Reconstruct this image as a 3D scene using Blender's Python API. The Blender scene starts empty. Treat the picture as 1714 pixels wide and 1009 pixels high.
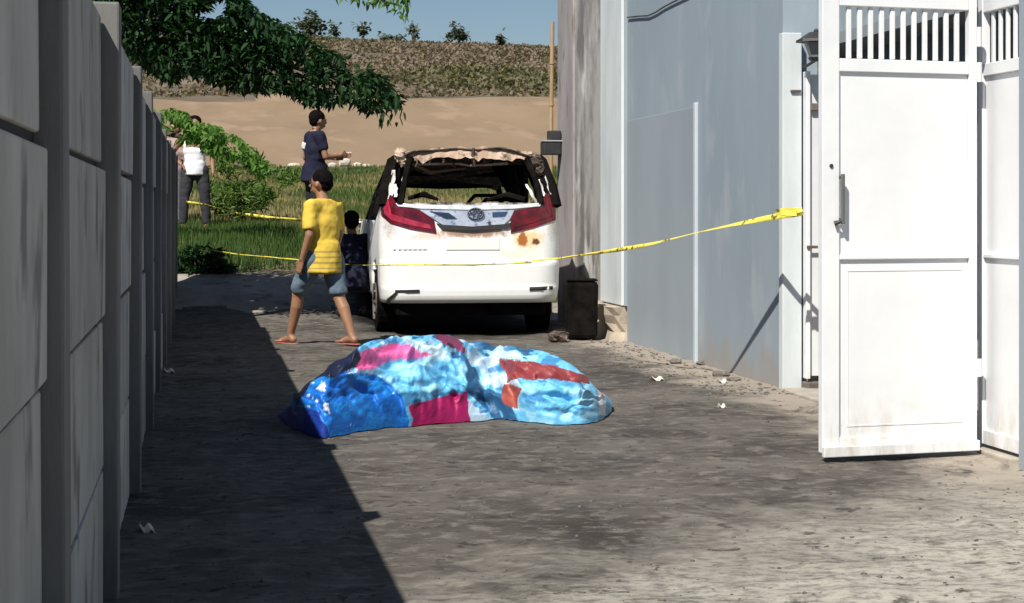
import bpy, bmesh, math, random
import numpy as np
from mathutils import Vector, Matrix
random.seed(7); RNG = np.random.default_rng(7)
PI = math.pi
S = bpy.context.scene
C = S.collection

# ------------------------------------------------------------------ camera, sky, sun
F = 3000.0                      # focal length in photo pixels (photo 1714 x 1009)
A = math.atan(523.0 / F)        # camera heading, right of the alley axis (+Y)
H = 1.25                        # camera height
cam_d = bpy.data.cameras.new('camera'); cam = bpy.data.objects.new('camera', cam_d); C.objects.link(cam)
cam.location = (0, 0, H); cam.rotation_euler = (PI / 2, 0, -A)
cam_d.sensor_fit = 'HORIZONTAL'; cam_d.sensor_width = 36; cam_d.lens = 36 * F / 1714
cam_d.shift_y = -(504.5 - 350) / 1714
cam_d.clip_start = 0.05; cam_d.clip_end = 6000
S.camera = cam

SUN_AZ, SUN_EL = math.radians(36), math.radians(48.8)   # sun stands behind the camera and to its left
w = bpy.data.worlds.new('World'); S.world = w; w.use_nodes = True
nt = w.node_tree; sky = nt.nodes.new('ShaderNodeTexSky'); sky.sky_type = 'NISHITA'; sky.sun_disc = False
sky.sun_elevation = SUN_EL; sky.sun_rotation = PI + SUN_AZ
sky.air_density = 1.0; sky.dust_density = 0.3; sky.ozone_density = 3.5
bg = nt.nodes['Background']; nt.links.new(sky.outputs[0], bg.inputs[0]); bg.inputs[1].default_value = 0.05
sd = bpy.data.lights.new('sun', 'SUN'); sun = bpy.data.objects.new('sun', sd); C.objects.link(sun)
sd.energy = 5.0; sd.angle = math.radians(0.5); sd.color = (1, 0.955, 0.88)
to_sun = Vector((-math.sin(SUN_AZ) * math.cos(SUN_EL), -math.cos(SUN_AZ) * math.cos(SUN_EL), math.sin(SUN_EL)))
sun.rotation_euler = to_sun.to_track_quat('Z', 'Y').to_euler(); sun.location = (-8, -10, 20)
S.view_settings.view_transform = 'Standard'; S.view_settings.look = 'None'
S.view_settings.gamma = 1; S.view_settings.exposure = 0.45

# ------------------------------------------------------------------ helpers
SA, CA = math.sin(A), math.cos(A)
def at(px, d, z=None, py=None):
    """world point seen at photo column px, at camera depth d"""
    lat = (px - 857) / F * d
    if z is None: z = H - (py - 350) * d / F
    return Vector((d * SA + lat * CA, d * CA - lat * SA, z))
def gd(py, z=0.0): return (H - z) * F / (py - 350)
def wallY(px, X=4.0): return X / math.tan(math.atan((px - 857) / F) + A)
def proj(x, y, z):
    d = x * SA + y * CA; lat = x * CA - y * SA
    return 857 + F * lat / d, 350 - F * (z - H) / d

def tag(o, label=None, cat=None, group=None, kind=None):
    if label: o['label'] = label
    if cat: o['category'] = cat
    if group: o['group'] = group
    if kind: o['kind'] = kind
    return o
def thing(name, label, cat, loc=(0, 0, 0), rz=0, group=None):
    o = bpy.data.objects.new(name, None); C.objects.link(o); o.empty_display_size = .2
    o.location = loc; o.rotation_euler = (0, 0, rz)
    return tag(o, label, cat, group)
def link(name, me, mats, parent=None, smooth=False):
    for m in (mats if isinstance(mats, (list, tuple)) else [mats]):
        if m: me.materials.append(m)
    if smooth:
        me.polygons.foreach_set('use_smooth', [True] * len(me.polygons))
    o = bpy.data.objects.new(name, me); C.objects.link(o)
    if parent: o.parent = parent
    return o
def obj(name, bm, mats, parent=None, smooth=False, bevel=0):
    me = bpy.data.meshes.new(name); bm.to_mesh(me); bm.free()
    o = link(name, me, mats, parent, smooth)
    if bevel:
        b = o.modifiers.new('bevel', 'BEVEL'); b.width = bevel; b.segments = 2; b.limit_method = 'ANGLE'
    return o
def npmesh(name, V, Fc, mats, parent=None, smooth=False, midx=None):
    """V (n,3) array, Fc (m,k) array, all faces with k corners"""
    me = bpy.data.meshes.new(name); m, k = Fc.shape
    me.vertices.add(len(V)); me.vertices.foreach_set('co', np.asarray(V, np.float32).ravel())
    me.loops.add(m * k); me.loops.foreach_set('vertex_index', np.asarray(Fc, np.int32).ravel())
    me.polygons.add(m); me.polygons.foreach_set('loop_start', np.arange(0, m * k, k, dtype=np.int32))
    me.update(calc_edges=True)
    o = link(name, me, mats, parent, smooth)
    if midx is not None: me.polygons.foreach_set('material_index', np.asarray(midx, np.int32))
    me.update()
    return o
def box(bm, x0, x1, y0, y1, z0, z1):
    r = bmesh.ops.create_cube(bm, size=1)
    for v in r['verts']:
        v.co = Vector(((x0 + x1) / 2 + v.co.x * (x1 - x0), (y0 + y1) / 2 + v.co.y * (y1 - y0), (z0 + z1) / 2 + v.co.z * (z1 - z0)))
    return r['verts']
def bx(*a):
    bm = bmesh.new(); box(bm, *a); return bm
def cone(bm, p1, r1, p2, r2, seg=12, caps=True):
    p1, p2 = Vector(p1), Vector(p2); d = p2 - p1
    if d.length < 1e-6: return
    M = Matrix.Translation((p1 + p2) / 2) @ d.to_track_quat('Z', 'Y').to_matrix().to_4x4()
    bmesh.ops.create_cone(bm, cap_ends=caps, segments=seg, radius1=max(r1, 1e-4), radius2=max(r2, 1e-4), depth=d.length, matrix=M)
def ball(bm, p, r, sc=(1, 1, 1), seg=14):
    M = Matrix.Translation(p) @ Matrix.Diagonal((sc[0], sc[1], sc[2], 1))
    bmesh.ops.create_uvsphere(bm, u_segments=seg, v_segments=max(6, seg * 2 // 3), radius=r, matrix=M)
def tube(bm, pts, rads, seg=8):
    for i in range(len(pts) - 1):
        cone(bm, pts[i], rads[i], pts[i + 1], rads[i + 1], seg)
        if i: ball(bm, pts[i], rads[i], seg=seg)

def hsh(ix, iy, s):
    n = (ix.astype(np.int64) * 374761393 + iy.astype(np.int64) * 668265263 + s * 974711) & 0x7fffffff
    n = (n ^ (n >> 13)) * 1274126177 & 0x7fffffff
    return ((n ^ (n >> 16)) & 0xffff) / 65535.0
def vnoise(x, y, s=0):
    ix, iy = np.floor(x), np.floor(y); fx, fy = x - ix, y - iy
    fx = fx * fx * (3 - 2 * fx); fy = fy * fy * (3 - 2 * fy)
    a, b, c, d = hsh(ix, iy, s), hsh(ix + 1, iy, s), hsh(ix, iy + 1, s), hsh(ix + 1, iy + 1, s)
    return (a * (1 - fx) + b * fx) * (1 - fy) + (c * (1 - fx) + d * fx) * fy
def fbm(x, y, o=4, s=0):
    t = 0; a = .5
    for i in range(o): t = t + a * (vnoise(x * 2 ** i + 13.7 * i, y * 2 ** i - 7.1 * i, s + i) - .5); a *= .5
    return t * 2
def sstep(x, a, b):
    t = np.clip((x - a) / (b - a), 0, 1); return t * t * (3 - 2 * t)
def inpoly(px, py, poly):
    r = np.zeros(px.shape, bool); n = len(poly)
    for i in range(n):
        x1, y1 = poly[i]; x2, y2 = poly[(i + 1) % n]
        if y1 == y2: continue
        c = ((y1 > py) != (y2 > py)) & (px < (x2 - x1) * (py - y1) / (y2 - y1) + x1); r ^= c
    return r

# ------------------------------------------------------------------ materials
class N:
    def __init__(s, m): s.t = m.node_tree; s.b = s.t.nodes['Principled BSDF']
    def n(s, k, **kw):
        x = s.t.nodes.new('ShaderNode' + k)
        for a, v in kw.items(): setattr(x, a, v)
        return x
    def l(s, a, b): s.t.links.new(a, b)
    def co(s, stretch=(1, 1, 1), which='Object'):
        c = s.n('TexCoord'); mp = s.n('Mapping'); mp.inputs['Scale'].default_value = stretch
        s.l(c.outputs[which], mp.inputs[0]); return mp.outputs[0]
    def noise(s, vec, sc, det=6, rough=.6, dist=0):
        x = s.n('TexNoise'); x.inputs['Scale'].default_value = sc; x.inputs['Detail'].default_value = det
        x.inputs['Roughness'].default_value = rough; x.inputs['Distortion'].default_value = dist
        s.l(vec, x.inputs['Vector']); return x.outputs['Fac']
    def ramp(s, fac, stops):
        r = s.n('ValToRGB'); e = r.color_ramp.elements
        while len(e) < len(stops): e.new(.5)
        for k, (p, c) in enumerate(stops):
            e[k].position = p; e[k].color = (*c, 1) if len(c) == 3 else c
        s.l(fac, r.inputs[0]); return r.outputs[0]
    def mix(s, f, a, b, mode='MIX'):
        x = s.n('MixRGB', blend_type=mode)
        for k, v in ((0, f), (1, a), (2, b)):
            if hasattr(v, 'is_linked') or hasattr(v, 'links'): s.l(v, x.inputs[k])
            elif k == 0: x.inputs[0].default_value = v
            else: x.inputs[k].default_value = (*v, 1)
        return x.outputs[0]
    def math(s, op, a, b=0.0, clamp=False):
        x = s.n('Math', operation=op, use_clamp=clamp)
        for k, v in ((0, a), (1, b)):
            if hasattr(v, 'links'): s.l(v, x.inputs[k])
            else: x.inputs[k].default_value = v
        return x.outputs[0]
    def bump(s, h, st=.4, dist=.01):
        b = s.n('Bump'); b.inputs['Strength'].default_value = st; b.inputs['Distance'].default_value = dist
        s.l(h, b.inputs['Height']); s.l(b.outputs[0], s.b.inputs['Normal'])
def newmat(name, rough=.8, metal=0, spec=None):
    m = bpy.data.materials.new(name); m.use_nodes = True; x = N(m)
    x.b.inputs['Roughness'].default_value = rough; x.b.inputs['Metallic'].default_value = metal
    if spec is not None: x.b.inputs['Specular IOR Level'].default_value = spec
    return m, x
def mat(name, c1, c2=None, sc=6, rough=.8, bump=.0, bsc=40, stretch=(1, 1, 1), metal=0, spec=None, rnd=0, lo=.35, hi=.65, c3=None, sc3=30):
    m, x = newmat(name, rough, metal, spec); c2 = c2 or tuple(v * .8 for v in c1)
    v = x.co(stretch); col = x.ramp(x.noise(v, sc), [(lo, c1), (hi, c2)])
    if c3: col = x.mix(x.ramp(x.noise(v, sc3, 3), [(.56, (0, 0, 0)), (.68, (1, 1, 1))]), col, c3)
    if rnd:
        oi = x.n('ObjectInfo'); k = x.math('MULTIPLY_ADD', oi.outputs['Random'], rnd); x.t.nodes[-1].inputs[2].default_value = 1 - rnd / 2
        cb = x.n('CombineColor'); [x.l(k, cb.inputs[i]) for i in range(3)]
        col = x.mix(1.0, col, cb.outputs[0], 'MULTIPLY')
    x.l(col, x.b.inputs['Base Color'])
    if bump: x.bump(x.noise(x.co(stretch), bsc, 8, .7), bump, .01)
    return m

def m_asphalt():
    m, x = newmat('asphalt', .92, spec=.2); v = x.co()
    vs = x.co((.8, 1.15, 1))
    base = x.ramp(x.noise(v, 1.1, 5), [(.32, (.040, .035, .030)), (.5, (.090, .081, .070)), (.7, (.138, .126, .110))])
    f2 = x.noise(vs, 9, 6, .7); base = x.mix(x.ramp(f2, [(.5, (0, 0, 0)), (.62, (.75, .75, .75))]), base, (.175, .16, .14))
    f3 = x.noise(x.co((.8, 1.1, 1)), 11, 5, .7); base = x.mix(x.ramp(f3, [(.33, (.85, .85, .85)), (.44, (0, 0, 0))]), base, (.028, .023, .020))
    sp = x.n('SeparateXYZ'); x.l(v, sp.inputs[0]); X, Y = sp.outputs[0], sp.outputs[1]
    nz = x.noise(v, 2.2, 5)
    # grey worn surface near the gate, towards the camera
    k = x.math('ADD', x.math('MULTIPLY', X, .50), x.math('MULTIPLY', Y, -.65)); k = x.math('ADD', k, x.math('MULTIPLY', nz, 1.4))
    k = x.math('ADD', k, 2.95)
    wf = x.math('MULTIPLY', x.ramp(k, [(0, (0, 0, 0)), (1, (1, 1, 1))]), x.ramp(x.noise(vs, 16, 5, .75), [(.38, (.25, .25, .25)), (.56, (1, 1, 1))]))
    base = x.mix(wf, base, (.37, .35, .30))
    # pale dust along the right wall
    k = x.math('ADD', X, x.math('MULTIPLY', nz, 1.1)); k = x.math('ADD', k, -3.9)
    dm = x.math('MULTIPLY', x.ramp(k, [(0, (0, 0, 0)), (.35, (1, 1, 1))]), .8)
    base = x.mix(dm, base, (.33, .285, .235))
    st_ = x.ramp(x.noise(x.co((1, .8, 1)), 1.9, 6, .72, .6), [(.56, (0, 0, 0)), (.66, (.7, .7, .7))]); base = x.mix(st_, base, (.045, .038, .032))
    st_ = x.ramp(x.noise(x.co((1, 1, 1)), 5.5, 5, .7, .4), [(.60, (0, 0, 0)), (.66, (.8, .8, .8))]); base = x.mix(st_, base, (.03, .025, .022))
    # soot burnt into the ground round the car
    dx = x.math('MULTIPLY', x.math('ADD', X, -2.75), .62); dy = x.math('MULTIPLY', x.math('ADD', Y, -19.4), .34)
    r = x.math('SQRT', x.math('ADD', x.math('MULTIPLY', dx, dx), x.math('MULTIPLY', dy, dy)))
    r = x.math('ADD', r, x.math('MULTIPLY', nz, .35))
    base = x.mix(x.ramp(r, [(.78, (1, 1, 1)), (1.0, (0, 0, 0))]), base, (.008, .007, .007))
    x.l(base, x.b.inputs['Base Color'])
    x.bump(x.noise(v, 70, 8, .75), .6, .006)
    return m
ASPH = m_asphalt()
SLAB = mat('old_concrete', (.30, .27, .23), (.19, .17, .14), 2.2, .9, .4, 30, c3=(.12, .10, .09), sc3=5)
SOIL = mat('grassy_soil', (.10, .085, .045), (.05, .06, .022), 1.3, 1, .5, 8)
OCHRE = mat('bare_ochre_earth', (.245, .170, .102), (.190, .132, .078), .28, 1, .6, 2.2, stretch=(1, .35, 1), c3=(.275, .19, .12), sc3=.5)
SCRUBG = mat('dry_hill_earth', (.150, .105, .072), (.085, .072, .045), .12, 1, .6, 1.5, c3=(.17, .135, .09), sc3=.4)
PANEL = mat('fence_concrete', (.50, .485, .455), (.35, .34, .315), 3.2, .9, .35, 60, stretch=(1, .8, .45), rnd=.35, c3=(.20, .195, .18), sc3=5)
POSTM = mat('fence_post_concrete', (.205, .20, .19), (.12, .118, .112), 5, .9, .4, 50, stretch=(1, 1, .25), rnd=.2)
GREYW = mat('grey_painted_wall', (.290, .345, .390), (.25, .303, .348), .9, .7, .10, 35, stretch=(1, 1, .5), c3=(.32, .365, .395), sc3=2.4)
def splash(m):
    x = N.__new__(N); x.t = m.node_tree; x.b = x.t.nodes['Principled BSDF']; src = x.b.inputs['Base Color'].links[0].from_socket
    v = x.co(); sp = x.n('SeparateXYZ'); x.l(v, sp.inputs[0]); k = x.math('ADD', sp.outputs[2], x.math('MULTIPLY', x.noise(v, 3.5, 6, .7), -.75))
    c = x.mix(x.ramp(x.math('ADD', k, .5), [(.12, (.75, .75, .75)), (.42, (0, 0, 0))]), src, (.30, .265, .225))
    c = x.mix(x.ramp(x.noise(x.co((2.2, 2.2, .16)), 3.0, 6, .75), [(.55, (0, 0, 0)), (.72, (.45, .45, .45))]), c, (.24, .265, .28)); x.l(c, x.b.inputs['Base Color'])
splash(GREYW)
GREYW2 = mat('grey_wall_skirting', (.290, .333, .366), (.26, .30, .332), 1.5, .7, .12, 35, stretch=(1, 1, .4))
WHITEC = mat('pale_painted_concrete', (.62, .66, .66), (.50, .54, .55), 3, .7, .15, 40, stretch=(1, 1, .3))
STRIPW = mat('pale_strip', (.47, .52, .56), (.42, .47, .51), 3, .7, .1, 30)
WEATH = mat('weathered_plaster', (.38, .365, .345), (.16, .15, .145), 1.7, .9, .5, 25, stretch=(1, .9, .55), c3=(.60, .59, .56), sc3=2.0, lo=.42, hi=.6)
WEATH2 = mat('pinkish_grey_plaster', (.36, .325, .33), (.25, .225, .22), 2, .9, .4, 25, stretch=(1, 1, .35), c3=(.2, .17, .15), sc3=6)
FOOTM = mat('footing_concrete', (.46, .39, .30), (.30, .25, .2), 4, .95, .6, 20)
def m_gate():
    m, x = newmat('white_gate_paint', .42); v = x.co(); sp = x.n('SeparateXYZ'); x.l(v, sp.inputs[0]); z = sp.outputs[2]
    c = x.ramp(x.noise(v, 1.6, 5), [(.35, (.77, .775, .775)), (.65, (.70, .705, .71))])
    n1 = x.noise(x.co((1, 1, .35)), 9, 6, .7)
    g = x.math('MULTIPLY', x.ramp(z, [(.02, (1, 1, 1)), (.42, (0, 0, 0))]), x.ramp(n1, [(.45, (0, 0, 0)), (.7, (1, 1, 1))]))
    c = x.mix(x.math('MULTIPLY', g, .7), c, (.40, .35, .29))
    c = x.mix(x.ramp(x.noise(x.co((1, 1, .6)), 26, 4, .75), [(.70, (0, 0, 0)), (.76, (.6, .6, .6))]), c, (.42, .33, .25))
    x.l(c, x.b.inputs['Base Color']); x.bump(x.noise(v, 3.2, 3), .25, .02); return m
GATE = m_gate()
GATE2 = mat('grimy_white_gate_paint', (.70, .70, .70), (.6, .61, .62), 2.5, .5, .08, 10)
BLACKM = mat('black_metal', (.02, .02, .022), (.035, .035, .035), 8, .5)
DARKPL = mat('sooty_black_plastic', (.010, .010, .010), (.02, .019, .018), 5, .7, .3, 20)
YEL = None
def m_tape():
    m, x = newmat('yellow_barrier_tape', .45); v = x.co()
    c = x.ramp(x.noise(v, 16, 4), [(.55, (.78, .66, .10)), (.62, (.14, .12, .02))]); x.l(c, x.b.inputs['Base Color'])
    return m
YEL = m_tape()
BARK = mat('bark', (.09, .065, .045), (.045, .034, .025), 8, .95, .6, 25, stretch=(1, 1, .3))
def leafm(name, c, c2, tr=.25):
    m, x = newmat(name, .62, spec=.22)
    oi = x.n('ObjectInfo'); g = x.n('NewGeometry')
    f = x.math('FRACT', x.math('ADD', oi.outputs['Random'], g.outputs['Random Per Island']))
    x.l(x.mix(f, c, c2), x.b.inputs['Base Color'])
    tl = x.n('BsdfTranslucent'); tl.inputs[0].default_value = (c2[0] * 1.6, c2[1] * 2.0, c2[2], 1)
    ms = x.n('MixShader'); ms.inputs[0].default_value = tr
    out = x.t.nodes['Material Output']; x.l(x.b.outputs[0], ms.inputs[1]); x.l(tl.outputs[0], ms.inputs[2]); x.l(ms.outputs[0], out.inputs[0])
    return m
LEAF = leafm('dark_green_leaf', (.005, .020, .006), (.015, .052, .011), .12)
LEAF2 = leafm('bright_green_leaf', (.045, .115, .018), (.12, .22, .045), .3)
LEAF3 = leafm('shrub_leaf', (.06, .115, .026), (.13, .185, .055), .3)
GRA = [leafm('green_grass', (.035, .075, .016), (.075, .12, .028), .25), leafm('olive_grass', (.10, .115, .035), (.17, .16, .055), .2),
       leafm('straw_grass', (.24, .19, .085), (.30, .25, .12), .2)]
SCR = [leafm('dry_scrub_leaf', (.15, .112, .082), (.20, .155, .115), .2), leafm('olive_scrub_leaf', (.10, .092, .052), (.145, .13, .07), .2)]
FAR = leafm('far_tree_leaf', (.055, .075, .055), (.10, .115, .08), .15)

# ------------------------------------------------------------------ ground
PZ = np.array([(-40, 0), (18.5, 0), (20.3, .12), (22, .47), (24, .84), (28, .90), (40, 1.42), (55, 2.3), (62, 2.95), (86, 6.7), (92, 7.1), (120, 11.2), (150, 15.3), (170, 15.9), (400, 16), (3000, 16)])
def gz(x, y):
    x = np.asarray(x, float); y = np.asarray(y, float)
    sh = sstep(x, 1.75, 2.35) * 5.2 * (1 - sstep(y, 24, 34))
    ye = y - sh
    z = np.interp(ye, PZ[:, 0], PZ[:, 1])
    z = z + np.where(y > 22, fbm(x * .5, y * .5, 3, 5) * .10, 0) + np.where(y > 60, fbm(x * .12, y * .12, 4, 9) * .6 * sstep(y, 60, 90), 0)
    z = z + fbm(x * .03, y * .02, 3, 11) * 1.4 * sstep(y, 110, 150)
    near = 1 - sstep(y, 22, 26)
    z = z + near * (fbm(x * 1.1, y * 1.1, 3, 1) * .018 + fbm(x * 6, y * 6, 4, 2) * .013 + np.maximum(fbm(x * 3.3, y * 3.3, 2, 3) - .18, 0) * .035)
    return z
def gz1(x, y): return float(gz(np.array([x]), np.array([y]))[0])
xs = np.concatenate([-1.0 - np.geomspace(.1, 900, 34)[::-1], np.arange(-1.0, 5.0, .045), 5.0 + np.geomspace(.1, 900, 40)])
ys = np.concatenate([np.array([-60, -20, -6, 0, 2, 3.0]), np.arange(3.6, 12, .04), np.arange(12, 26, .055), 26 + np.cumsum(np.geomspace(.1, 2.4, 120)), np.arange(115, 208, 1.8), np.array([210, 260, 340, 500, 900, 2500.])])
ys = np.unique(np.round(ys, 4))
GX, GY = np.meshgrid(xs, ys); nx, ny = len(xs), len(ys)
V = np.stack([GX.ravel(), GY.ravel(), gz(GX, GY).ravel()], 1)
ii = (np.arange(ny - 1)[:, None] * nx + np.arange(nx - 1)[None, :]).ravel()
Fq = np.stack([ii, ii + 1, ii + nx + 1, ii + nx], 1)
cx, cy = V[Fq].mean(1)[:, 0], V[Fq].mean(1)[:, 1]
jt = fbm(cx * 1.7, cy * 1.7, 3, 21)
mi = np.zeros(len(Fq), int)
e0 = 20.4 + sstep(cx, 1.4, 2.1) * 2.4
mi[cy > e0 + jt * .5] = 1
mi[cy > 22.1 + sstep(cx, 1.4, 2.1) * 1.2 + jt * .35] = 2
mi[(cx < -.4) & (cy < 60)] = 2
mi[cy > 59 + jt * 2] = 3
mi[cy > 86 + fbm(cx * .2, cy * .2, 3, 4) * 5] = 4
tag(npmesh('ground', V, Fq, [ASPH, SLAB, SOIL, OCHRE, SCRUBG], smooth=True, midx=mi), kind='structure', label='uneven dark asphalt alley rising to grass bank and ochre hillside')

# loose grit on the asphalt
def rocks(n, xr, yr, smin, smax, power=2.5):
    base = bmesh.new(); bmesh.ops.create_icosphere(base, subdivisions=1, radius=1)
    bv = np.array([v.co[:] for v in base.verts]); bf = np.array([[v.index for v in f.verts] for f in base.faces]); base.free()
    X = RNG.uniform(*xr, n); Y = yr[0] + (yr[1] - yr[0]) * RNG.uniform(0, 1, n) ** 1.3
    s = smin + (smax - smin) * RNG.uniform(0, 1, n) ** power
    a = RNG.uniform(0, 6.28, n); sc = np.stack([s * RNG.uniform(.8, 1.6, n), s * RNG.uniform(.6, 1.1, n), s * RNG.uniform(.35, .7, n)], 1)
    P = bv[None] * sc[:, None] * (1 + RNG.uniform(-.25, .25, (n, len(bv), 1)))
    ca, sa = np.cos(a)[:, None], np.sin(a)[:, None]
    Q = np.stack([P[..., 0] * ca - P[..., 1] * sa, P[..., 0] * sa + P[..., 1] * ca, P[..., 2]], -1)
    Q += np.stack([X, Y, gz(X, Y) + sc[:, 2] * .25], 1)[:, None]
    Fc = (bf[None] + (np.arange(n) * len(bv))[:, None, None]).reshape(-1, 3)
    return Q.reshape(-1, 3), Fc
GRIT = mat('grit_stone', (.15, .135, .115), (.05, .045, .04), 25, .95)
Q, Fc = rocks(4200, (-.2, 4.0), (4.0, 15), .002, .010, 3.5)
Q2, Fc2 = rocks(900, (3.3, 3.98), (11.5, 17), .003, .017, 3)
tag(npmesh('gravel', np.concatenate([Q, Q2]), np.concatenate([Fc, Fc2 + len(Q)]), [GRIT]), kind='stuff', label='loose grit scattered over the alley asphalt')

# ------------------------------------------------------------------ left precast fence
CHAR0 = mat('dark_joint', (.03, .03, .03), None, 5, .95)
fence = thing('concrete_fence', 'tall shaded precast concrete panel fence along the left of the alley', 'fence', (-.28, 0, 0))
PITCH, P0 = 2.20, 1.55
pm = bmesh.new(); box(pm, -.10, .022, -.075, .075, -.3, 1.90); pme = bpy.data.meshes.new('post'); pm.to_mesh(pme); pm.free(); pme.materials.append(POSTM)
rows = [(-.22, .425), (.43, .905), (.91, 1.385), (1.39, 1.87)]
pmesh = []
for r, (z0, z1) in enumerate(rows):
    b = bx(-.066, -.020, .085, PITCH - .085, z0 + .005, z1 - .006); me = bpy.data.meshes.new('panel'); b.to_mesh(me); b.free(); me.materials.append(PANEL); pmesh.append(me)
for i in range(10):
    y = P0 + PITCH * i; o = bpy.data.objects.new('post', pme); C.objects.link(o); o.parent = fence
    o.location = (random.uniform(-.004, .004), y, random.uniform(-.02, .02)); o.rotation_euler = (0, random.uniform(-.006, .006), 0)
    bv = o.modifiers.new('bevel', 'BEVEL'); bv.width = .008; bv.segments = 2
    if i < 9:
        obj('joint_backing', bx(-.060, -.045, y + .078, y + PITCH - .078, -.2, 1.84), CHAR0, fence)
        for r in range(4):
            o = bpy.data.objects.new('panel', pmesh[r]); C.objects.link(o); o.parent = fence
            o.location = (random.uniform(-.006, .006), y, random.uniform(-.003, .003)); o.rotation_euler = (random.uniform(-.004, .004), random.uniform(-.008, .008), random.uniform(-.002, .002))
            bv = o.modifiers.new('bevel', 'BEVEL'); bv.width = .007; bv.segments = 2
# neighbour's pale wall just behind the fence
nb = thing('plaster_wall', 'pale plastered neighbouring wall rising behind the concrete fence', 'wall', (-.58, 10.4, 0))
PALEP = mat('pale_pink_plaster', (.80, .70, .65), (.58, .48, .43), 3, .9, .4, 20, c3=(.88, .86, .82), sc3=5)
b = bmesh.new(); box(b, -.09, .02, 0, 6.8, -.2, 2.26); obj('wall', b, PALEP, nb)
for k in range(4): obj('coping', bx(-.13, .06, k * 1.7, k * 1.7 + 1.66, 2.262, 2.32 + .03 * (k % 2)), PALEP, nb, bevel=.008)

# ------------------------------------------------------------------ right side wall
gw = thing('grey_wall', 'smooth blue grey painted boundary wall behind the right end of the yellow tape', 'wall', (4.0, 11.97, 0))
yL = wallY(1050) - 11.97; yM = wallY(1168) - 11.97
obj('wall', bx(.0, .25, -.0, yL, -.3, 5.2), GREYW, gw)
b = bmesh.new(); box(b, -.006, -.001, yM + .03, yL - .02, -.1, 1.25 + 172 / (F / 14.6)); obj('skirting', b, GREYW2, gw, bevel=.004)
obj('strip', bx(-.034, -.0015, yM - .03, yM + .028, -.05, 1.25 + 182 / (F / 14.3)), STRIPW, gw, bevel=.006)
pl = thing('pilaster', 'pale vertical concrete pilaster on a broken beige footing beside the burnt car', 'pilaster', (4.0, wallY(1050), 0))
w2 = wallY(1011) - wallY(1050)
obj('shaft', bx(-.05, .26, .03, w2 - .05, .33, 5.2), WHITEC, pl, bevel=.01)
obj('shaft_edge', bx(-.025, .24, .003, .028, .33, 5.2), GREYW2, pl)
b = bmesh.new(); bmesh.ops.create_cube(b, size=1); bmesh.ops.subdivide_edges(b, edges=b.edges, cuts=4, use_grid_fill=True)
for v in b.verts:
    n1 = math.sin(v.co.x * 9 + v.co.z * 7) * .03 + math.sin(v.co.y * 11 + v.co.z * 5) * .03 + random.uniform(-.02, .02)
    v.co = Vector((.03 + v.co.x * (.30 + .12 * (.5 - v.co.z)) + n1, w2 / 2 + .12 + v.co.y * 1.22 + n1, .12 + v.co.z * .40))
obj('footing', b, FOOTM, pl, smooth=False)
ow = thing('weathered_wall', 'mottled old plaster wall with peeling paint beyond the pale pilaster', 'wall', (4.0, wallY(1011), 0))
yA = wallY(962) - wallY(1011); yB = wallY(936) - wallY(1011)
obj('wall', bx(.005, .25, .0, yA, -.2, 5.2), WEATH, ow)
obj('end_pier', bx(-.02, .26, yA + .003, yB, -.2, 5.2), WEATH2, ow, bevel=.01)
# things fixed on the wall
p0 = Vector((3.955, wallY(938) + .0, 0))
jb = thing('meter_box', 'small black box fixed high on the end of the weathered wall', 'box', (3.97, wallY(942), 1.25 + 93 * 19.6 / F))
obj('case', bx(-.20, .0, -.06, .14, .0, .145), BLACKM, jb, bevel=.01)
obj('case', bx(-.13, .0, -.06, .12, .165, .27), BLACKM, jb, bevel=.01)
obj('lid', bx(-.21, .01, -.07, .15, .148, .162), mat('grey_plastic', (.4, .4, .42), None, 5, .5), jb)
bp = thing('bamboo_pole', 'thin weathered bamboo pole standing at the far end of the right wall', 'pole', at(921, 21.5, z=.3))
BAM = mat('bamboo', (.46, .32, .17), (.28, .18, .09), 5, .7, .2, 20, stretch=(1, 1, .3)); b = bmesh.new()
for k in range(7): cone(b, (0.004 * math.sin(k), 0, -.3 + k * .5), .026, (0.004 * math.sin(k + 1), 0, .2 + k * .5), .023, 10)
for k in range(1, 7): cone(b, (0.004 * math.sin(k), 0, -.31 + k * .5), .031, (0.004 * math.sin(k), 0, -.29 + k * .5), .031, 10)
obj('cane', b, BAM, bp, smooth=False); bp.rotation_euler = (0, .008, 0)
def cable(name, pts, r, m, label, cat):
    b = bmesh.new(); o0 = Vector(pts[0]); tube(b, [Vector(p) - o0 for p in pts], [r] * len(pts), 6)
    o = obj(name, b, m, smooth=True); o.location = o0; return tag(o, label, cat)
def wp(px, py, X=3.985):
    y = wallY(px, X); d = X * SA + y * CA; return Vector((X, y, H - (py - 350) * d / F))
cable('wall_cable', [wp(1050, 29), wp(1068, 27), wp(1085, 26), wp(1098, 20), wp(1110, 12), wp(1125, 4), wp(1150, -8), wp(1180, -30)], .007, BLACKM, 'thin black cable strung along the top of the grey wall', 'cable')

# ------------------------------------------------------------------ gateway
gp = thing('gate_pillar', 'white painted gate pillar where the yellow tape is tied', 'pillar', (3.86, 11.955, 0))
obj('shaft', bx(.105, .245, -.085, -.004, -.1, 2.47), WHITEC, gp, bevel=.006)
BRK = mat('rusty_hinge_metal', (.16, .14, .12), (.08, .06, .05), 12, .7)
obj('hinge_plate', bx(.16, .235, -.105, -.0865, 2.06, 2.075), BRK, gp, bevel=.003)
st = thing('gate_stile', 'narrow white upright of the far gate leaf beside the white pillar', 'gate', (4.115, 11.85, 0))
obj('upright', bx(.0, .03, -.045, .03, .08, 2.20), GATE, st, bevel=.005)
obj('sheet', bx(.0305, .90, -.012, .012, .10, 2.18), GATE2, st)
obj('hinge', bx(.031, .09, -.05, -.013, 1.93, 1.98), BRK, st, bevel=.004)
obj('hinge', bx(.0, .08, -.06, -.046, .98, 1.00), BRK, st, bevel=.004)
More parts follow.
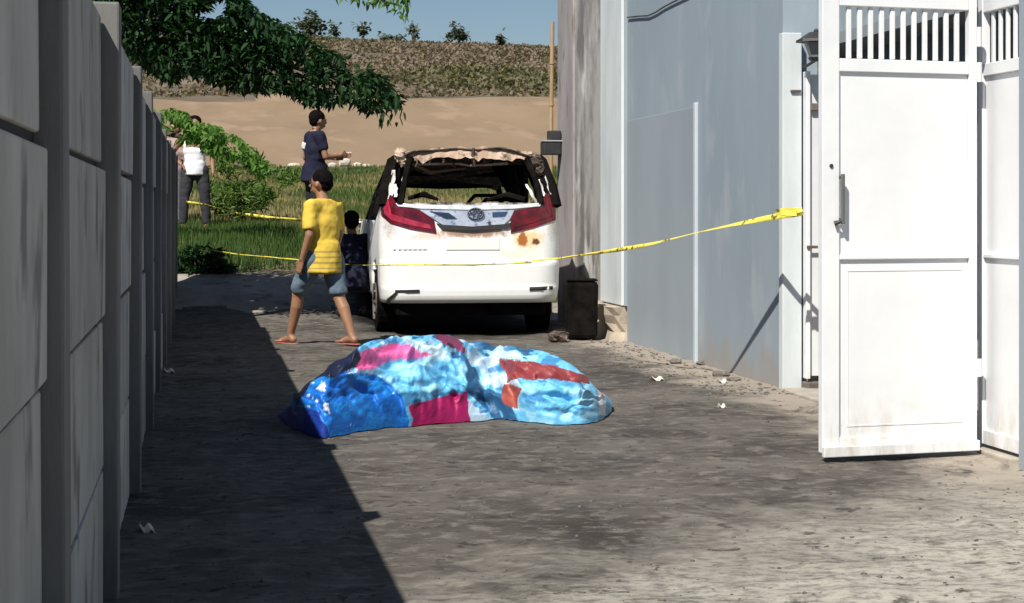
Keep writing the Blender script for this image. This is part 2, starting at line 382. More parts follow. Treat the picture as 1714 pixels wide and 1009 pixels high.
obj('foot_stop', bx(-.01, .12, -.10, .03, .0, .06), BRK, st, bevel=.006)
lp = thing('wall_lamp', 'black lantern lamp mounted on top of the white gate pillar', 'lamp', (4.12, 11.62, 2.28)); lp.scale = (.85, .85, .85)
b = bmesh.new(); cone(b, (0, 0, .14), .155, (0, 0, .20), .06, 6); cone(b, (0, 0, .12), .165, (0, 0, .142), .160, 6); ball(b, (0, 0, .21), .02); obj('cap', b, BLACKM, lp)
b = bmesh.new(); cone(b, (0, 0, -.0), .055, (0, 0, .118), .098, 6)
obj('lamp_glass', b, mat('smoky_glass', (.22, .24, .25), None, 6, .2), lp)
b = bmesh.new(); cone(b, (0, 0, -.03), .05, (0, 0, -.001), .07, 6); cone(b, (0, .0, -.02), .012, (0, .30, -.06), .012, 8)
obj('bracket', b, BLACKM, lp)

def gate_leaf(name, label, W, ang, loc, m, handle, nb):
    g = thing(name, label, 'gate', loc, ang)
    T = .022; s = .095 if handle else .055; z0, zt = .04, 2.42; zr1, zr2, zm, zb = 2.00, 1.935, 1.01, .115
    obj('stile', bx(0, s, -T, T, z0, zt), m, g, bevel=.004); obj('stile', bx(W - .045, W, -T, T, z0, zt), m, g, bevel=.004)
    def rail(a, c): obj('rail', bx(s + .001, W - .046, -T + .002, T - .002, a, c), m, g, bevel=.004)
    rail(z0 + .0, zb); rail(zm - .011, zm + .011); rail(zr2, zr1); rail(2.262, zt)
    obj('panel', bx(s + .002, W - .047, -.004, .004, zb + .001, zm - .012), m, g)
    obj('panel', bx(s + .002, W - .047, -.004, .004, zm + .012, zr2 - .001), m, g)
    if handle:                                                     # raised lip on the lower panel
        b = bmesh.new(); a0, a1, c0, c1 = s + .05, W - .075, zb + .05, zm - .07
        for q in ((a0, a1, c0, c0 + .007), (a0, a1, c1, c1 + .007), (a0, a0 + .007, c0 + .008, c1 - .001), (a1 - .007, a1, c0 + .008, c1 - .001)): box(b, q[0], q[1], -.0065, -.0045, q[2], q[3])
        obj('lip', b, m, g)
        obj('bottom_strip', bx(-.004, W - .0, -.05, -T - .001, .022, .075), m, g, bevel=.004)
    n = nb; x0, x1 = s, W - .046
    for k in range(1, n):
        x = x0 + (x1 - x0) * k / n
        obj('bar', bx(x - .0125, x + .0125, -.008, .008, 2.003, 2.259), m, g, bevel=.003)
    if handle:
        h = obj('handle', bx(s - .006, s + .012, -.060, -.040, 1.175, 1.425), mat('handle_steel', (.20, .20, .20), None, 8, .4, metal=.6), g, bevel=.005)
        for z in (1.19, 1.40): obj('handle_foot', bx(s - .004, s + .010, -.0395, -T - .001, z, z + .015), BLACKM, g)
        b = bmesh.new(); cone(b, (s - .035, -.035, 1.178), .014, (s + .0, -.05, 1.192), .006, 8); obj('latch', b, BLACKM, g)
        b = bmesh.new(); cone(b, (.048, -T - .006, 1.465), .010, (.048, -T - .0005, 1.465), .010, 12); obj('keyhole', b, BLACKM, g)
    return g
A0, B0 = Vector((3.035, 8.50, 0)), Vector((3.905, 8.62, 0)); dv = B0 - A0
ga = gate_leaf('gate_leaf', 'tall open white metal gate leaf with barred top and dark handle', dv.length, math.atan2(dv.y, dv.x), A0, GATE, True, 12)
gb = gate_leaf('gate_leaf', 'narrow white gate leaf at the right edge, hinged beside the wide open leaf', .52, -PI / 2, (4.0, 8.745, 0), GATE, False, 5)
for z in (2.08, 1.90, .395):
    b = bmesh.new(); cone(b, (dv.length + .016, -.01, z), .017, (dv.length + .016, -.01, z + .10 if z > 1 else z + .09), .017, 10)
    obj('hinge', b, GATE2, ga)
rp = thing('gate_post', 'grey gate post cut off by the right edge of the photo', 'post', (4.0, 7.90, 0))
obj('shaft', bx(-.10, .2, -.08, .22, -.1, 2.8), GREYW2, rp, bevel=.01)
obj('wall', bx(-.0, .2, -4.2, -.083, -.1, 3.2), GREYW, rp)
obj('wall', bx(.202, .4, -4.2, .3, -.1, 3.2), GREYW, rp)
# sill under the gateway and yard behind it
sl = tag(obj('gateway_sill', bx(3.93, 4.6, 8.28, 11.82, -.1, .022), mat('sill_concrete', (.40, .36, .30), (.28, .25, .21), 5, .9, .5, 25), bevel=.01), kind='structure')
yd = tag(obj('yard_floor', bx(4.603, 12, 4.5, 16, -.1, .028), SLAB), kind='structure')
iw = thing('yard_building', 'pale yard building glimpsed between the bars of the gate', 'building', (7.2, 8, 0))
obj('wall', bx(0, .2, -3, 12, -.1, 3.6), GREYW, iw)
obj('roof', bx(-.55, .25, -3, 12, 3.0, 3.12), GREYW2, iw)
for k in range(6): obj('shutter', bx(-.06, -.005, -2 + k * 2.2, -1.0 + k * 2.2, .1, 2.3), mat('dark_shutter', (.12, .125, .13), None, 5, .6), iw)

# ------------------------------------------------------------------ burnt car
CARD = 17.55
cpos = at(792, CARD, z=0); CH = A - math.atan(417 / F)                # heading right of +Y
car = thing('burnt_minivan', 'burnt out white minivan with collapsed roof and red tail lights', 'car', cpos, -CH)
cfx, cfy = math.sin(CH), math.cos(CH)
def hw(z): return np.interp(z, [.25, .34, .5, .9, 1.1, 1.3, 1.6, 1.78, 1.88], [.84, .875, .895, .905, .90, .875, .80, .735, .62])
def rz_(z): return np.interp(z, [.25, .33, .40, .47, .50, .70, .725, .745, 1.05, 1.3, 1.6, 1.88], [.10, .045, .012, .004, .02, .012, .02, .055, .062, .10, .23, .40])
def ysurf(x, z):
    h = hw(z); R = .24; a = np.abs(x); t = np.clip((a - (h - R)) / R, 0, .999)
    return rz_(z) + .05 * (a / h) ** 2 + R * (1 - np.sqrt(1 - t * t))
def m_carpaint():
    m, x = newmat('scorched_white_paint', .38, spec=.5); v = x.co()
    nz = x.noise(v, 7, 6, .7); nz2 = x.noise(v, 22, 5, .7)
    col = x.ramp(nz, [(.3, (.80, .80, .78)), (.7, (.74, .745, .74))])
    def blob(cx, cy, sx, sz, colr, k=1.0, soft=.5):
        nonlocal col
        sp = x.n('SeparateXYZ'); x.l(v, sp.inputs[0])
        a = x.math('MULTIPLY', x.math('ADD', sp.outputs[0], -cx), 1 / sx); c = x.math('MULTIPLY', x.math('ADD', sp.outputs[2], -cy), 1 / sz)
        r = x.math('SQRT', x.math('ADD', x.math('MULTIPLY', a, a), x.math('MULTIPLY', c, c)))
        r = x.math('ADD', r, x.math('MULTIPLY', x.math('ADD', nz2, -.5), 1.6))
        f = x.math('MULTIPLY', x.ramp(r, [(1 - soft, (1, 1, 1)), (1.0, (0, 0, 0))]), k); col = x.mix(f, col, colr)
    blob(.0, 1.035, .42, .085, (.33, .20, .14), .95, .4)
    blob(-.80, 1.15, .10, .25, (.25, .20, .17), .6, .7)
    blob(.82, 1.12, .08, .22, (.35, .26, .20), .6, .7)
    blob(.0, .93, .28, .06, (.66, .50, .42), .5, .6)
    blob(-.42, .99, .26, .06, (.72, .42, .27), .5, .8)
    blob(.56, .96, .20, .12, (.80, .52, .20), .8, .6)
    blob(.50, .95, .055, .085, (.36, .13, .03), 1, .4)
    blob(.63, .93, .045, .04, (.14, .05, .02), 1, .4)
    blob(.45, .80, .36, .09, (.80, .68, .42), .5, .8)
    # soot round the belt line
    sp = x.n('SeparateXYZ'); x.l(v, sp.inputs[0])
    k = x.math('ADD', sp.outputs[2], x.math('MULTIPLY', nz, .22)); yy = x.math('MULTIPLY', sp.outputs[1], .22, ); yy = x.math('MINIMUM', yy, .10)
    k = x.math('ADD', k, yy)
    col = x.mix(x.ramp(x.math('ADD', k, -.62), [(.76, (0, 0, 0)), (.84, (1, 1, 1))]), col, (.03, .026, .025))
    x.l(col, x.b.inputs['Base Color']); return m
CARP = m_carpaint()
BURN = mat('burnt_metal', (.035, .026, .022), (.11, .075, .055), 9, .85, .6, 40, c3=(.30, .22, .17), sc3=14)
BURNW = mat('ash_and_bare_metal', (.50, .38, .28), (.26, .17, .12), 5, .85, .5, 30, c3=(.06, .04, .03), sc3=8)
PEEL = mat('peeling_white_paint', (.78, .77, .76), (.30, .27, .26), 10, .7, .4, 30)
CHAR = mat('charred_black', (.004, .0036, .0034), (.012, .010, .009), 8, .98, .5, 30, spec=.04)
# shell: rings of the plan outline, swept up
NT = 26; rear_n = 41
def ringpts(t):
    P = []
    xsn = np.sin(np.linspace(-PI / 2, PI / 2, rear_n))
    for q in xsn:
        ztop = 1.315; z = .33 + (ztop - .33) * t; h = float(hw(z)); x = q * h * .9995
        a = abs(q); zt2 = 1.315 - .0 * a; P.append((x, float(ysurf(x, z)), z))
    for y in np.linspace(.45, 4.1, 16):
        z = .33 + (1.315 - .18 * min(1, (y - .4) / .5) - .33) * t; P.append((float(hw(z)), y, z))
    for q in np.linspace(PI / 2, -PI / 2, 21):
        z = .33 + (1.10 - .33) * t; L = 4.9 - .75 * t ** 3; h = float(hw(z)); P.append((h * math.sin(q), L - .55 + .55 * math.cos(q) ** .6 if abs(q) < 1.57 else L - .55, z))
    for y in np.linspace(4.1, .45, 16):
        z = .33 + (1.315 - .18 * min(1, (y - .4) / .5) - .33) * t; P.append((-float(hw(z)), y, z))
    return P
zs_t = np.unique(np.concatenate([np.linspace(0, 1, NT), (np.array([.40, .47, .50, .70, .725, .745]) - .33) / .985]))
R_ = [ringpts(t) for t in zs_t]; n = len(R_[0]); Vv = np.array([p for r in R_ for p in r])
Fs = []
for j in range(len(R_) - 1):
    for i in range(n):
        a, b_ = j * n + i, j * n + (i + 1) % n; c = Vv[[a, b_]].mean(0)
        # wheel openings
        skip = any(abs(c[0]) > .8 and (c[1] - wy) ** 2 + (c[2] - .33) ** 2 < .15 for wy in (1.02, 3.95))
        if not skip: Fs.append((a, b_, b_ + n, a + n))
sh = npmesh('body_shell', Vv, np.array(Fs), [CARP], car, smooth=True)
so = sh.modifiers.new('solid', 'SOLIDIFY'); so.thickness = .03; so.offset = -1
obj('floor_pan', bx(-.80, .80, .30, 4.5, .30, .36), CHAR, car)
obj('bonnet', bx(-.78, .78, 3.75, 4.28, 1.03, 1.07), BURN, car, bevel=.02)
obj('underside', bx(-.74, .74, .16, .60, .20, .34), CHAR, car, bevel=.02)
def surf_poly(name, poly, m, off=.012, th=.03, cuts=4, inset=None, smooth=True):
    """poly in photo pixels on the rear face -> raised patch that follows the bodywork"""
    pts = [((p[0] - 792) / 171.0, 1.25 - (p[1] - 350) / 171.0) for p in poly]
    b = bmesh.new(); vs = [b.verts.new((x, 0, z)) for x, z in pts]; f = b.faces.new(vs)
    bmesh.ops.triangulate(b, faces=[f]); bmesh.ops.subdivide_edges(b, edges=b.edges, cuts=cuts, use_grid_fill=True)
    bmesh.ops.triangulate(b, faces=b.faces)
    r = bmesh.ops.extrude_face_region(b, geom=list(b.faces))
    ext = set(v for v in r['geom'] if isinstance(v, bmesh.types.BMVert))
    for v in b.verts:
        x, z = v.co.x, v.co.z; h = float(hw(z)); x = max(-h * .995, min(h * .995, x))
        v.co = Vector((x, float(ysurf(x, z)) + (-off if v in ext else th - off), z))
    bmesh.ops.recalc_face_normals(b, faces=b.faces)
    return obj(name, b, m, car, smooth=False)
def m_lamp():
    m, x = newmat('red_lamp_lens', .18, spec=.6); v = x.co()
    x.l(x.ramp(x.noise(v, 9, 5), [(.35, (.15, .006, .015)), (.55, (.075, .005, .010)), (.72, (.02, .004, .006))]), x.b.inputs['Base Color']); return m
RED = m_lamp()
surf_poly('tail_light', [(637, 326), (658, 326), (666, 343), (705, 352), (727, 364), (731, 390), (687, 383), (655, 374), (642, 362), (636, 342)], RED)
surf_poly('tail_light', [(909, 344), (921, 322), (937, 324), (941, 345), (938, 368), (897, 381), (857, 390), (857, 368), (863, 353)], RED)
REDB = mat('bright_red_lens', (.40, .03, .07), (.24, .012, .03), 14, .25)
surf_poly('lamp_band', [(642, 331), (652, 331), (657, 358), (690, 368), (720, 376), (722, 383), (688, 377), (656, 368), (646, 357)], REDB, .018, .012)
surf_poly('lamp_band', [(918, 330), (930, 330), (932, 360), (897, 372), (862, 381), (862, 376), (895, 366), (922, 354)], RED, .018, .012)
CHROME = mat('scorched_chrome', (.80, .83, .90), (.45, .50, .60), 9, .22, .25, 18, metal=.55, c3=(.07, .08, .12), sc3=14)
CHRW = mat('bright_chrome_strip', (.86, .86, .87), (.66, .67, .70), 12, .3, metal=.3)
surf_poly('chrome_strip', [(664, 340), (705, 342), (792, 344), (870, 342), (912, 339), (908, 345), (862, 349), (792, 351), (706, 349), (668, 345)], CHRW, .022, .02)
surf_poly('garnish', [(703, 351), (792, 353), (864, 351), (856, 366), (846, 375), (792, 379), (742, 376), (728, 361)], CHROME, .018, .03)
surf_poly('garnish_inlay', [(722, 354), (752, 356), (766, 366), (748, 366)], mat('dark_blue_trim', (.02, .035, .07), None, 8, .3), .026, .012)
surf_poly('garnish_inlay', [(826, 355), (852, 354), (847, 362), (826, 363)], mat('navy_trim', (.03, .06, .13), None, 8, .3), .026, .012)
surf_poly('trim_strip', [(731, 373), (744, 377), (792, 380), (846, 376), (858, 372), (854, 382), (792, 387), (740, 383)], DARKPL, .020, .02)
# emblem: an oval ring with two crossed ovals inside
b = bmesh.new()
def oval(cx, cz, ax, az, r):
    P = [Vector((cx + ax * math.cos(k * PI / 12), 0, cz + az * math.sin(k * PI / 12))) for k in range(25)]
    for k in range(24): cone(b, P[k], r, P[k + 1], r, 6)
oval(0, 0, .075, .052, .009); oval(0, .0, .026, .048, .007); oval(0, .022, .052, .022, .007)
em = obj('emblem', b, mat('dark_chrome', (.10, .11, .14), None, 8, .3, metal=.8), car, smooth=True); em.location = (.03, float(ysurf(.03, 1.2)) - .04, 1.205)
surf_poly('number_plate_panel', [(748, 399), (838, 399), (838, 418), (748, 418)], mat('scorched_plate', (.80, .75, .71), (.74, .68, .64), 8, .6), .008, .012)
b = bmesh.new()
for k in range(7):
    x = (663 + k * 8.2 - 792) / 171; z = 1.25 - 67 / 171; y = float(ysurf(x, z)); box(b, x - .019, x + .019, y - .006, y + .004, z - .006, z + .006)
obj('badge', b, mat('grey_badge', (.58, .56, .56), None, 8, .4), car)
surf_poly('reflector', [(662, 485), (702, 484), (702, 489), (662, 490)], DARKPL, .010, .02, 1)
surf_poly('reflector', [(888, 481), (930, 480), (930, 486), (888, 487)], DARKPL, .010, .02, 1)
surf_poly('bumper_seam', [(640, 441), (792, 442), (940, 437), (940, 439), (792, 444), (640, 443)], mat('seam_grey', (.10, .10, .10), None, 8, .6), .004, .01, 2)
surf_poly('exhaust_trim', [(648, 508), (650, 500), (662, 489), (666, 491), (656, 502), (654, 510)], DARKPL, .010, .02, 1)
# upper structure
def strut(name, pts, rads, m, seg=6):
    b = bmesh.new(); tube(b, pts, rads, seg)
    for v in b.verts: v.co += Vector((math.sin(v.co.z * 31 + v.co.y * 17), 0, math.sin(v.co.x * 23 + v.co.y * 9))) * .006
    return obj(name, b, m, car)
def zroof(y): return 1.80 - .10 * (y - .4)                       # the roof has sunk towards the front
for s in (-1, 1):
    strut('rear_pillar', [(s * .85, .30, 1.28), (s * .82, .36, 1.5), (s * .74, .46, 1.74)], [.075, .065, .07], CHAR)
    strut('inner_lining', [(s * .79, .34, 1.25), (s * .74, .42, 1.5), (s * .67, .5, 1.74)], [.065, .06, .06], CHAR)
    strut('tailgate_frame', [(s * .70, .13, 1.30), (s * .66, .24, 1.52), (s * .585, .34, 1.76)], [.035, .030, .04], CHAR)
    strut('quarter_pillar', [(s * .86, .95, 1.15), (s * .80, 1.0, 1.5), (s * .71, 1.0, 1.72)], [.085, .07, .07], CHAR)
    strut('middle_pillar', [(s * .87, 2.15, 1.1), (s * .80, 2.15, 1.4), (s * .70, 2.1, 1.62)], [.05, .045, .05], BURN)
    strut('windscreen_pillar', [(s * .82, 4.0, 1.08), (s * .74, 3.55, 1.36), (s * .66, 3.2, 1.52)], [.04, .035, .035], CHAR)
    strut('roof_rail', [(s * .74, .46, 1.76), (s * .71, 1.0, 1.72), (s * .70, 2.1, 1.60), (s * .66, 3.2, 1.52)], [.04, .035, .035, .03], CHAR)
PEELW = [(-.800, .25, 1.35, 1.64, .026, .05), (-.745, .21, 1.37, 1.50, .022, .0), (-.690, .18, 1.33, 1.58, .016, .03), (.735, .22, 1.38, 1.55, .024, -.05), (.815, .27, 1.40, 1.60, .018, -.04), (.665, .19, 1.30, 1.50, .018, -.10), (-.845, .34, 1.38, 1.5, .016, .03)]
for x, y, z0, z1, w_, dx in PEELW:
    b = bmesh.new(); M = 6; pr = []
    for k in range(M + 1):
        t = k / M; z = z0 + (z1 - z0) * t; xx = x + dx * t + math.sin(k * 2.1 + x * 9) * .006; hwid = w_ * (.6 + .5 * math.sin(PI * (t * .8 + .1)))
        pr.append([b.verts.new((xx - hwid / 1.2, y + (z - z0) * .35, z)), b.verts.new((xx + hwid / 1.2, y + (z - z0) * .35, z)), b.verts.new((xx + hwid / 1.2, y + .02 + (z - z0) * .35, z)), b.verts.new((xx - hwid / 1.2, y + .02 + (z - z0) * .35, z))])
    for k in range(M):
        for q in range(4): b.faces.new((pr[k][q], pr[k][(q + 1) % 4], pr[k + 1][(q + 1) % 4], pr[k + 1][q]))
    b.faces.new(pr[0][::-1]); b.faces.new(pr[-1]); bmesh.ops.recalc_face_normals(b, faces=b.faces)
    obj('peeling_strip', b, PEEL, car)
# crumpled roof skin
u = np.linspace(-1, 1, 40); vv = np.linspace(.32, 3.3, 50); U, W_ = np.meshgrid(u, vv)
hx = np.interp(W_, [.3, .5, 3.3], [.70, .73, .66]) * U
Zr = np.interp(W_, [.3, .5, 1.2, 2.2, 3.3], [1.845, 1.85, 1.78, 1.655, 1.56]) - .09 * np.abs(U) ** 4 + fbm(hx * 3 + 9, W_ * 3, 4, 31) * .06
nxr, nyr = 40, 50; ii = (np.arange(nyr - 1)[:, None] * nxr + np.arange(nxr - 1)[None]).ravel()
rf = npmesh('roof', np.stack([hx.ravel(), W_.ravel(), Zr.ravel()], 1), np.stack([ii, ii + 1, ii + nxr + 1, ii + nxr], 1), [BURN], car)
so = rf.modifiers.new('solid', 'SOLIDIFY'); so.thickness = .015; so.offset = -1
# tailgate header, ash covered, facing the camera
b = bmesh.new(); M = 30; top, bot, bk = [], [], []
for k in range(M + 1):
    t = k / M * 2 - 1; x = t * .64; zt = 1.868 - .05 * abs(t) ** 3 + .010 * math.sin(k * 1.1) + random.uniform(-.012, .008); zb = 1.765 - .03 * abs(t) ** 2 + random.uniform(-.02, .014) - (.03 if k in (4, 5, 17, 25) else 0)
    y = .30 + .05 * t * t
    top.append(b.verts.new((x, y + .05, zt))); bot.append(b.verts.new((x, y - .01 + random.uniform(-.01, .01), zb))); bk.append(b.verts.new((x, y + .12, zb + .03)))
for k in range(M):
    b.faces.new((bot[k], bot[k + 1], top[k + 1], top[k])); b.faces.new((top[k], top[k + 1], bk[k + 1], bk[k])); b.faces.new((bk[k], bk[k + 1], bot[k + 1], bot[k]))
b.faces.new((bot[0], top[0], bk[0])); b.faces.new((bot[M], bk[M], top[M])); bmesh.ops.recalc_face_normals(b, faces=b.faces)
obj('roof_header', b, BURNW, car)
strut('roof_bow', [(-.52, .42, 1.705), (-.1, .42, 1.700), (.02, .42, 1.69), (.40, .42, 1.71)], [.014, .012, .012, .014], BURNW)
strut('roof_bow', [(-.56, 1.5, 1.63), (0, 1.5, 1.62), (.56, 1.5, 1.62)], [.03] * 3, CHAR)
strut('wiper_mount', [(.04, .28, 1.86), (.035, .30, 1.78), (.05, .33, 1.68)], [.016, .018, .012], BURN)
strut('roof_bow', [(-.60, 3.2, 1.535), (0, 3.2, 1.52), (.60, 3.2, 1.54)], [.035] * 3, CHAR)
# lumps of ash at the shoulders
b = bmesh.new(); ball(b, (-.69, .36, 1.79), .07, (.8, .8, 1)); ball(b, (-.655, .36, 1.72), .045)
for v in b.verts: v.co += Vector((random.uniform(-.012, .012), random.uniform(-.012, .012), random.uniform(-.012, .012)))
obj('buckled_panel', b, BURNW, car)
b = bmesh.new(); ball(b, (.66, .38, 1.74), .09, (.9, .7, .8)); ball(b, (.72, .38, 1.66), .06, (.8, .8, 1.2))
for v in b.verts: v.co += Vector((random.uniform(-.014, .014), random.uniform(-.014, .014), random.uniform(-.014, .014)))
obj('buckled_panel', b, BURN, car)
# seats burnt to their frames, wheels
def seat(x, y, w_, z1):
    b = bmesh.new()
    tube(b, [(x - w_, y, .45), (x - w_, y + .02, z1 - .08), (x - w_ * .7, y, z1), (x + w_ * .7, y, z1), (x + w_, y + .02, z1 - .08), (x + w_, y, .45)], [.02] * 6, 6)
    for k in range(5): cone(b, (x - w_, y, .55 + k * .14), .007, (x + w_, y, .55 + k * .14), .007, 5)
    box(b, x - w_, x + w_, y, y + .45, .44, .52); obj('seat_frame', b, CHAR, car)
for y, z1 in ((1.0, 1.15), (2.0, 1.2), (2.95, 1.22)):
    for x in (-.42, .42): seat(x, y, .24, z1 + (.20 if (x > 0 and y < 2.5) else 0))
strut('dangling_trim', [(.46, .7, 1.70), (.48, .7, 1.5), (.52, .65, 1.32)], [.05, .07, .05], CHAR)
strut('dangling_trim', [(.60, .8, 1.70), (.60, .8, 1.5), (.60, .7, 1.32)], [.06, .07, .05], CHAR)
strut('dangling_trim', [(.34, .9, 1.72), (.42, .9, 1.60), (.50, .9, 1.4)], [.05, .06, .04], CHAR)
for k in range(9):
    x0 = -.50 + k * .125 + random.uniform(-.03, .03); ln = random.uniform(.03, .11)
    strut('dangling_scrap', [(x0, .33, 1.755), (x0 + random.uniform(-.02, .02), .34, 1.755 - ln * .6), (x0 + random.uniform(-.03, .03), .34, 1.755 - ln)], [.016, .011, .004], random.choice((BURN, BURNW, CHAR)), 5)
strut('sagging_beam', [(-.58, 1.0, 1.70), (-.2, 1.1, 1.60), (.15, 1.0, 1.63), (.58, 1.0, 1.70)], [.025, .03, .022, .025], BURN)
strut('sagging_beam', [(-.56, .7, 1.72), (-.35, .8, 1.63), (.0, .7, 1.665)], [.014, .018, .010], BURNW)
strut('fallen_trim', [(-.60, .5, 1.36), (-.45, .45, 1.40), (-.30, .4, 1.345)], [.02, .03, .015], CHAR)
strut('fallen_trim', [(.20, .45, 1.34), (.40, .5, 1.39), (.58, .45, 1.35)], [.015, .03, .03], CHAR)
RIMM = mat('burnt_alloy', (.16, .15, .14), (.07, .06, .055), 10, .6, metal=.4)
for wx in (-.80, .80):
    for wy in (1.02, 3.95):
        b = bmesh.new(); s = 1 if wx > 0 else -1
        cone(b, (wx - s * .11, wy, .305), .32, (wx + s * .09, wy, .305), .32, 28)
        t = obj('wheel', b, CHAR, car, bevel=.02)
        b = bmesh.new(); cone(b, (wx + s * .085, wy, .305), .20, (wx + s * .10, wy, .305), .19, 20)
        for k in range(10):
            a = k * PI / 5; cone(b, (wx + s * .105, wy, .305), .02, (wx + s * .105, wy + .19 * math.cos(a), .305 + .19 * math.sin(a)), .014, 6)
        obj('rim', b, RIMM, t)
# black bin against the wall, right of the car
bn = thing('charred_bin', 'soot black upright bin between the burnt minivan and the wall', 'bin', at(973, 17.25, z=0), -.15)
b = bmesh.new(); r = bmesh.ops.create_cube(b, size=1)
for v in r['verts']: v.co = Vector((v.co.x * (.31 if v.co.z > 0 else .29), v.co.y * .34, .285 + v.co.z * .55))
obj('bin_body', b, CHAR, bn, bevel=.04)
b = bx(-.15, .15, -.165, .165, .562, .580); obj('lid', b, CHAR, bn, bevel=.008)
db = obj('burnt_lump', bmesh.new(), BURN); me = db.data; b = bmesh.new(); ball(b, (0, 0, .05), .09, (1.2, .8, .6), 10)
for v in b.verts: v.co += Vector((random.uniform(-.02, .02), random.uniform(-.02, .02), random.uniform(-.01, .01)))
b.to_mesh(me); b.free(); db.location = at(935, gd(572), z=0); tag(db, 'small brown lump of burnt debris by the minivan right rear corner', 'debris')

# ------------------------------------------------------------------ patterned sheet
px_ = np.array([466, 485, 505, 540, 600, 660, 720, 780, 830, 870, 920, 980, 1010, 1024.])
bt = np.array([696, 718, 730, 738, 728, 718, 713, 708, 703, 709, 714, 713, 704, 688.])
tp = np.array([688, 668, 640, 603, 571, 560, 557, 568, 580, 577, 588, 620, 645, 672.])
Tt = np.array([.04, .18, .30, .48, .62, .72, .74, .66, .55, .52, .50, .34, .2, .06])
nu, nv = 420, 240
uu = np.linspace(466, 1024, nu); v01 = np.linspace(0, 1, nv); UU, VV = np.meshgrid(uu, v01)
BT, TP, TT = (np.interp(UU, px_, q) for q in (bt, tp, Tt))
def sm(a):
    k = np.ones(17) / 17; return np.stack([np.convolve(np.pad(r, 8, 'edge'), k, 'valid') for r in a])
BT, TP, TT = sm(BT), sm(TP), sm(TT)
df = 3750 / (BT - 350) + .02; ZR = np.maximum(.03, 1.25 - (TP - 350) * (df + TT) / F - .015)
ang = VV * PI
c_, s_ = np.cos(ang), np.sin(np.clip(ang, 0, PI))
off = np.where(VV < .5, TT * (1 - c_), TT + (TT * .5 + .1) * (-c_))
zz = ZR * np.abs(s_) ** .72
lat = (UU - 857) / F * df
lobe = np.exp(-((UU - 822 - 20 * (VV - .3)) / 26) ** 2) * np.sin(np.clip(VV * 2, 0, 1) * PI) ; zz -= lobe * .09 * (zz > .05)
# broad billows, folds and fine wrinkles
sx, sy = lat, off + zz * .8
wx = sx + fbm(sx * 2, sy * 2, 3, 50) * .25; wy = sy + fbm(sx * 2 + 5, sy * 2, 3, 51) * .25
ridge = lambda a, b, s: 1 - np.abs(fbm(a, b, 2, s)) * 2.6
dsp = fbm(wx * 3.2, wy * 3.2, 2, 60) * .07 + (ridge(wx * 4 + wy * 2, wy * 2.6, 61) - .5) * .052 + (ridge(wx * 9, wy * 6 + wx * 4, 64) - .5) * .017 + (ridge(wx * 17 - wy * 6, wy * 13, 67) - .5) * .009 + fbm(wx * 30, wy * 30, 2, 66) * .003
CR = [[(556, 628), (590, 622), (640, 634), (668, 668), (676, 700)], [(600, 612), (650, 606), (700, 608), (736, 634), (760, 662)], [(690, 606), (730, 612), (768, 630), (790, 660)], [(620, 596), (670, 590), (730, 588)],
      [(650, 566), (700, 572), (740, 580), (790, 590)], [(782, 600), (800, 625), (812, 655), (820, 700)], [(760, 596), (790, 606), (824, 604)], [(846, 640), (862, 660), (870, 700)], [(880, 668), (920, 662), (960, 668), (1000, 660)],
      [(940, 700), (962, 680), (990, 672)], [(900, 690), (950, 694), (985, 706)], [(860, 602), (910, 612), (960, 622)], [(500, 668), (530, 672), (548, 700)], [(530, 640), (570, 650), (600, 690)], [(700, 676), (704, 695), (700, 712)], [(730, 664), (734, 690), (730, 708)], [(756, 660), (762, 684), (760, 704)],
      [(660, 640), (690, 650), (720, 648)], [(590, 640), (620, 660), (640, 700)], [(836, 606), (850, 622), (846, 640)], [(900, 634), (940, 642), (990, 648)], [(640, 575), (610, 590), (570, 606)], [(800, 580), (830, 590), (850, 584)]]
_X = (df + off) * SA + lat * CA; _Y = (df + off) * CA - lat * SA; cqx, cqy = proj(_X, _Y, zz); crz = np.zeros_like(zz)
for pl_ in CR:
    best = np.full(zz.shape, 1e9); sgn = np.zeros(zz.shape)
    for (x1, y1), (x2, y2) in zip(pl_[:-1], pl_[1:]):
        L2 = (x2 - x1) ** 2 + (y2 - y1) ** 2; t = np.clip(((cqx - x1) * (x2 - x1) + (cqy - y1) * (y2 - y1)) / L2, 0, 1)
        ex, ey = cqx - x1 - t * (x2 - x1), cqy - y1 - t * (y2 - y1); dq = np.hypot(ex, ey); sg = np.sign((x2 - x1) * ey - (y2 - y1) * ex); k = dq < best; best[k] = dq[k]; sgn[k] = sg[k]
    best = best + fbm(cqx * .06, cqy * .06, 2, 77) * 5
    crz += -.030 * np.exp(-(best / 4.5) ** 2) + .016 * np.exp(-((best - 9) / 6) ** 2)
dsp = (dsp + crz * (1 - sstep(VV, .30, .42))) * (1 - .55 * sstep(VV, .34, .46))
env = np.clip(s_ * 3, 0, 1) * np.clip(np.minimum(UU - 466, 1024 - UU) / 25, 0, 1)
dsp = dsp * env
ny_ = -np.clip(c_, -1, 1) * .8; nzv = np.abs(s_)
dd = df + off + np.where(VV < .5, -1, 1) * np.abs(c_) * dsp * .8
zz = np.maximum(zz + nzv * dsp, .006)
latd = lat + fbm(sx * 6, sy * 6, 2, 70) * .02 * env
PX = dd * SA + latd * CA; PY = dd * CA - latd * SA
zz = zz + gz(PX, PY)
Vt = np.stack([PX.ravel(), PY.ravel(), zz.ravel()], 1)
ii = (np.arange(nv - 1)[:, None] * nu + np.arange(nu - 1)[None]).ravel()
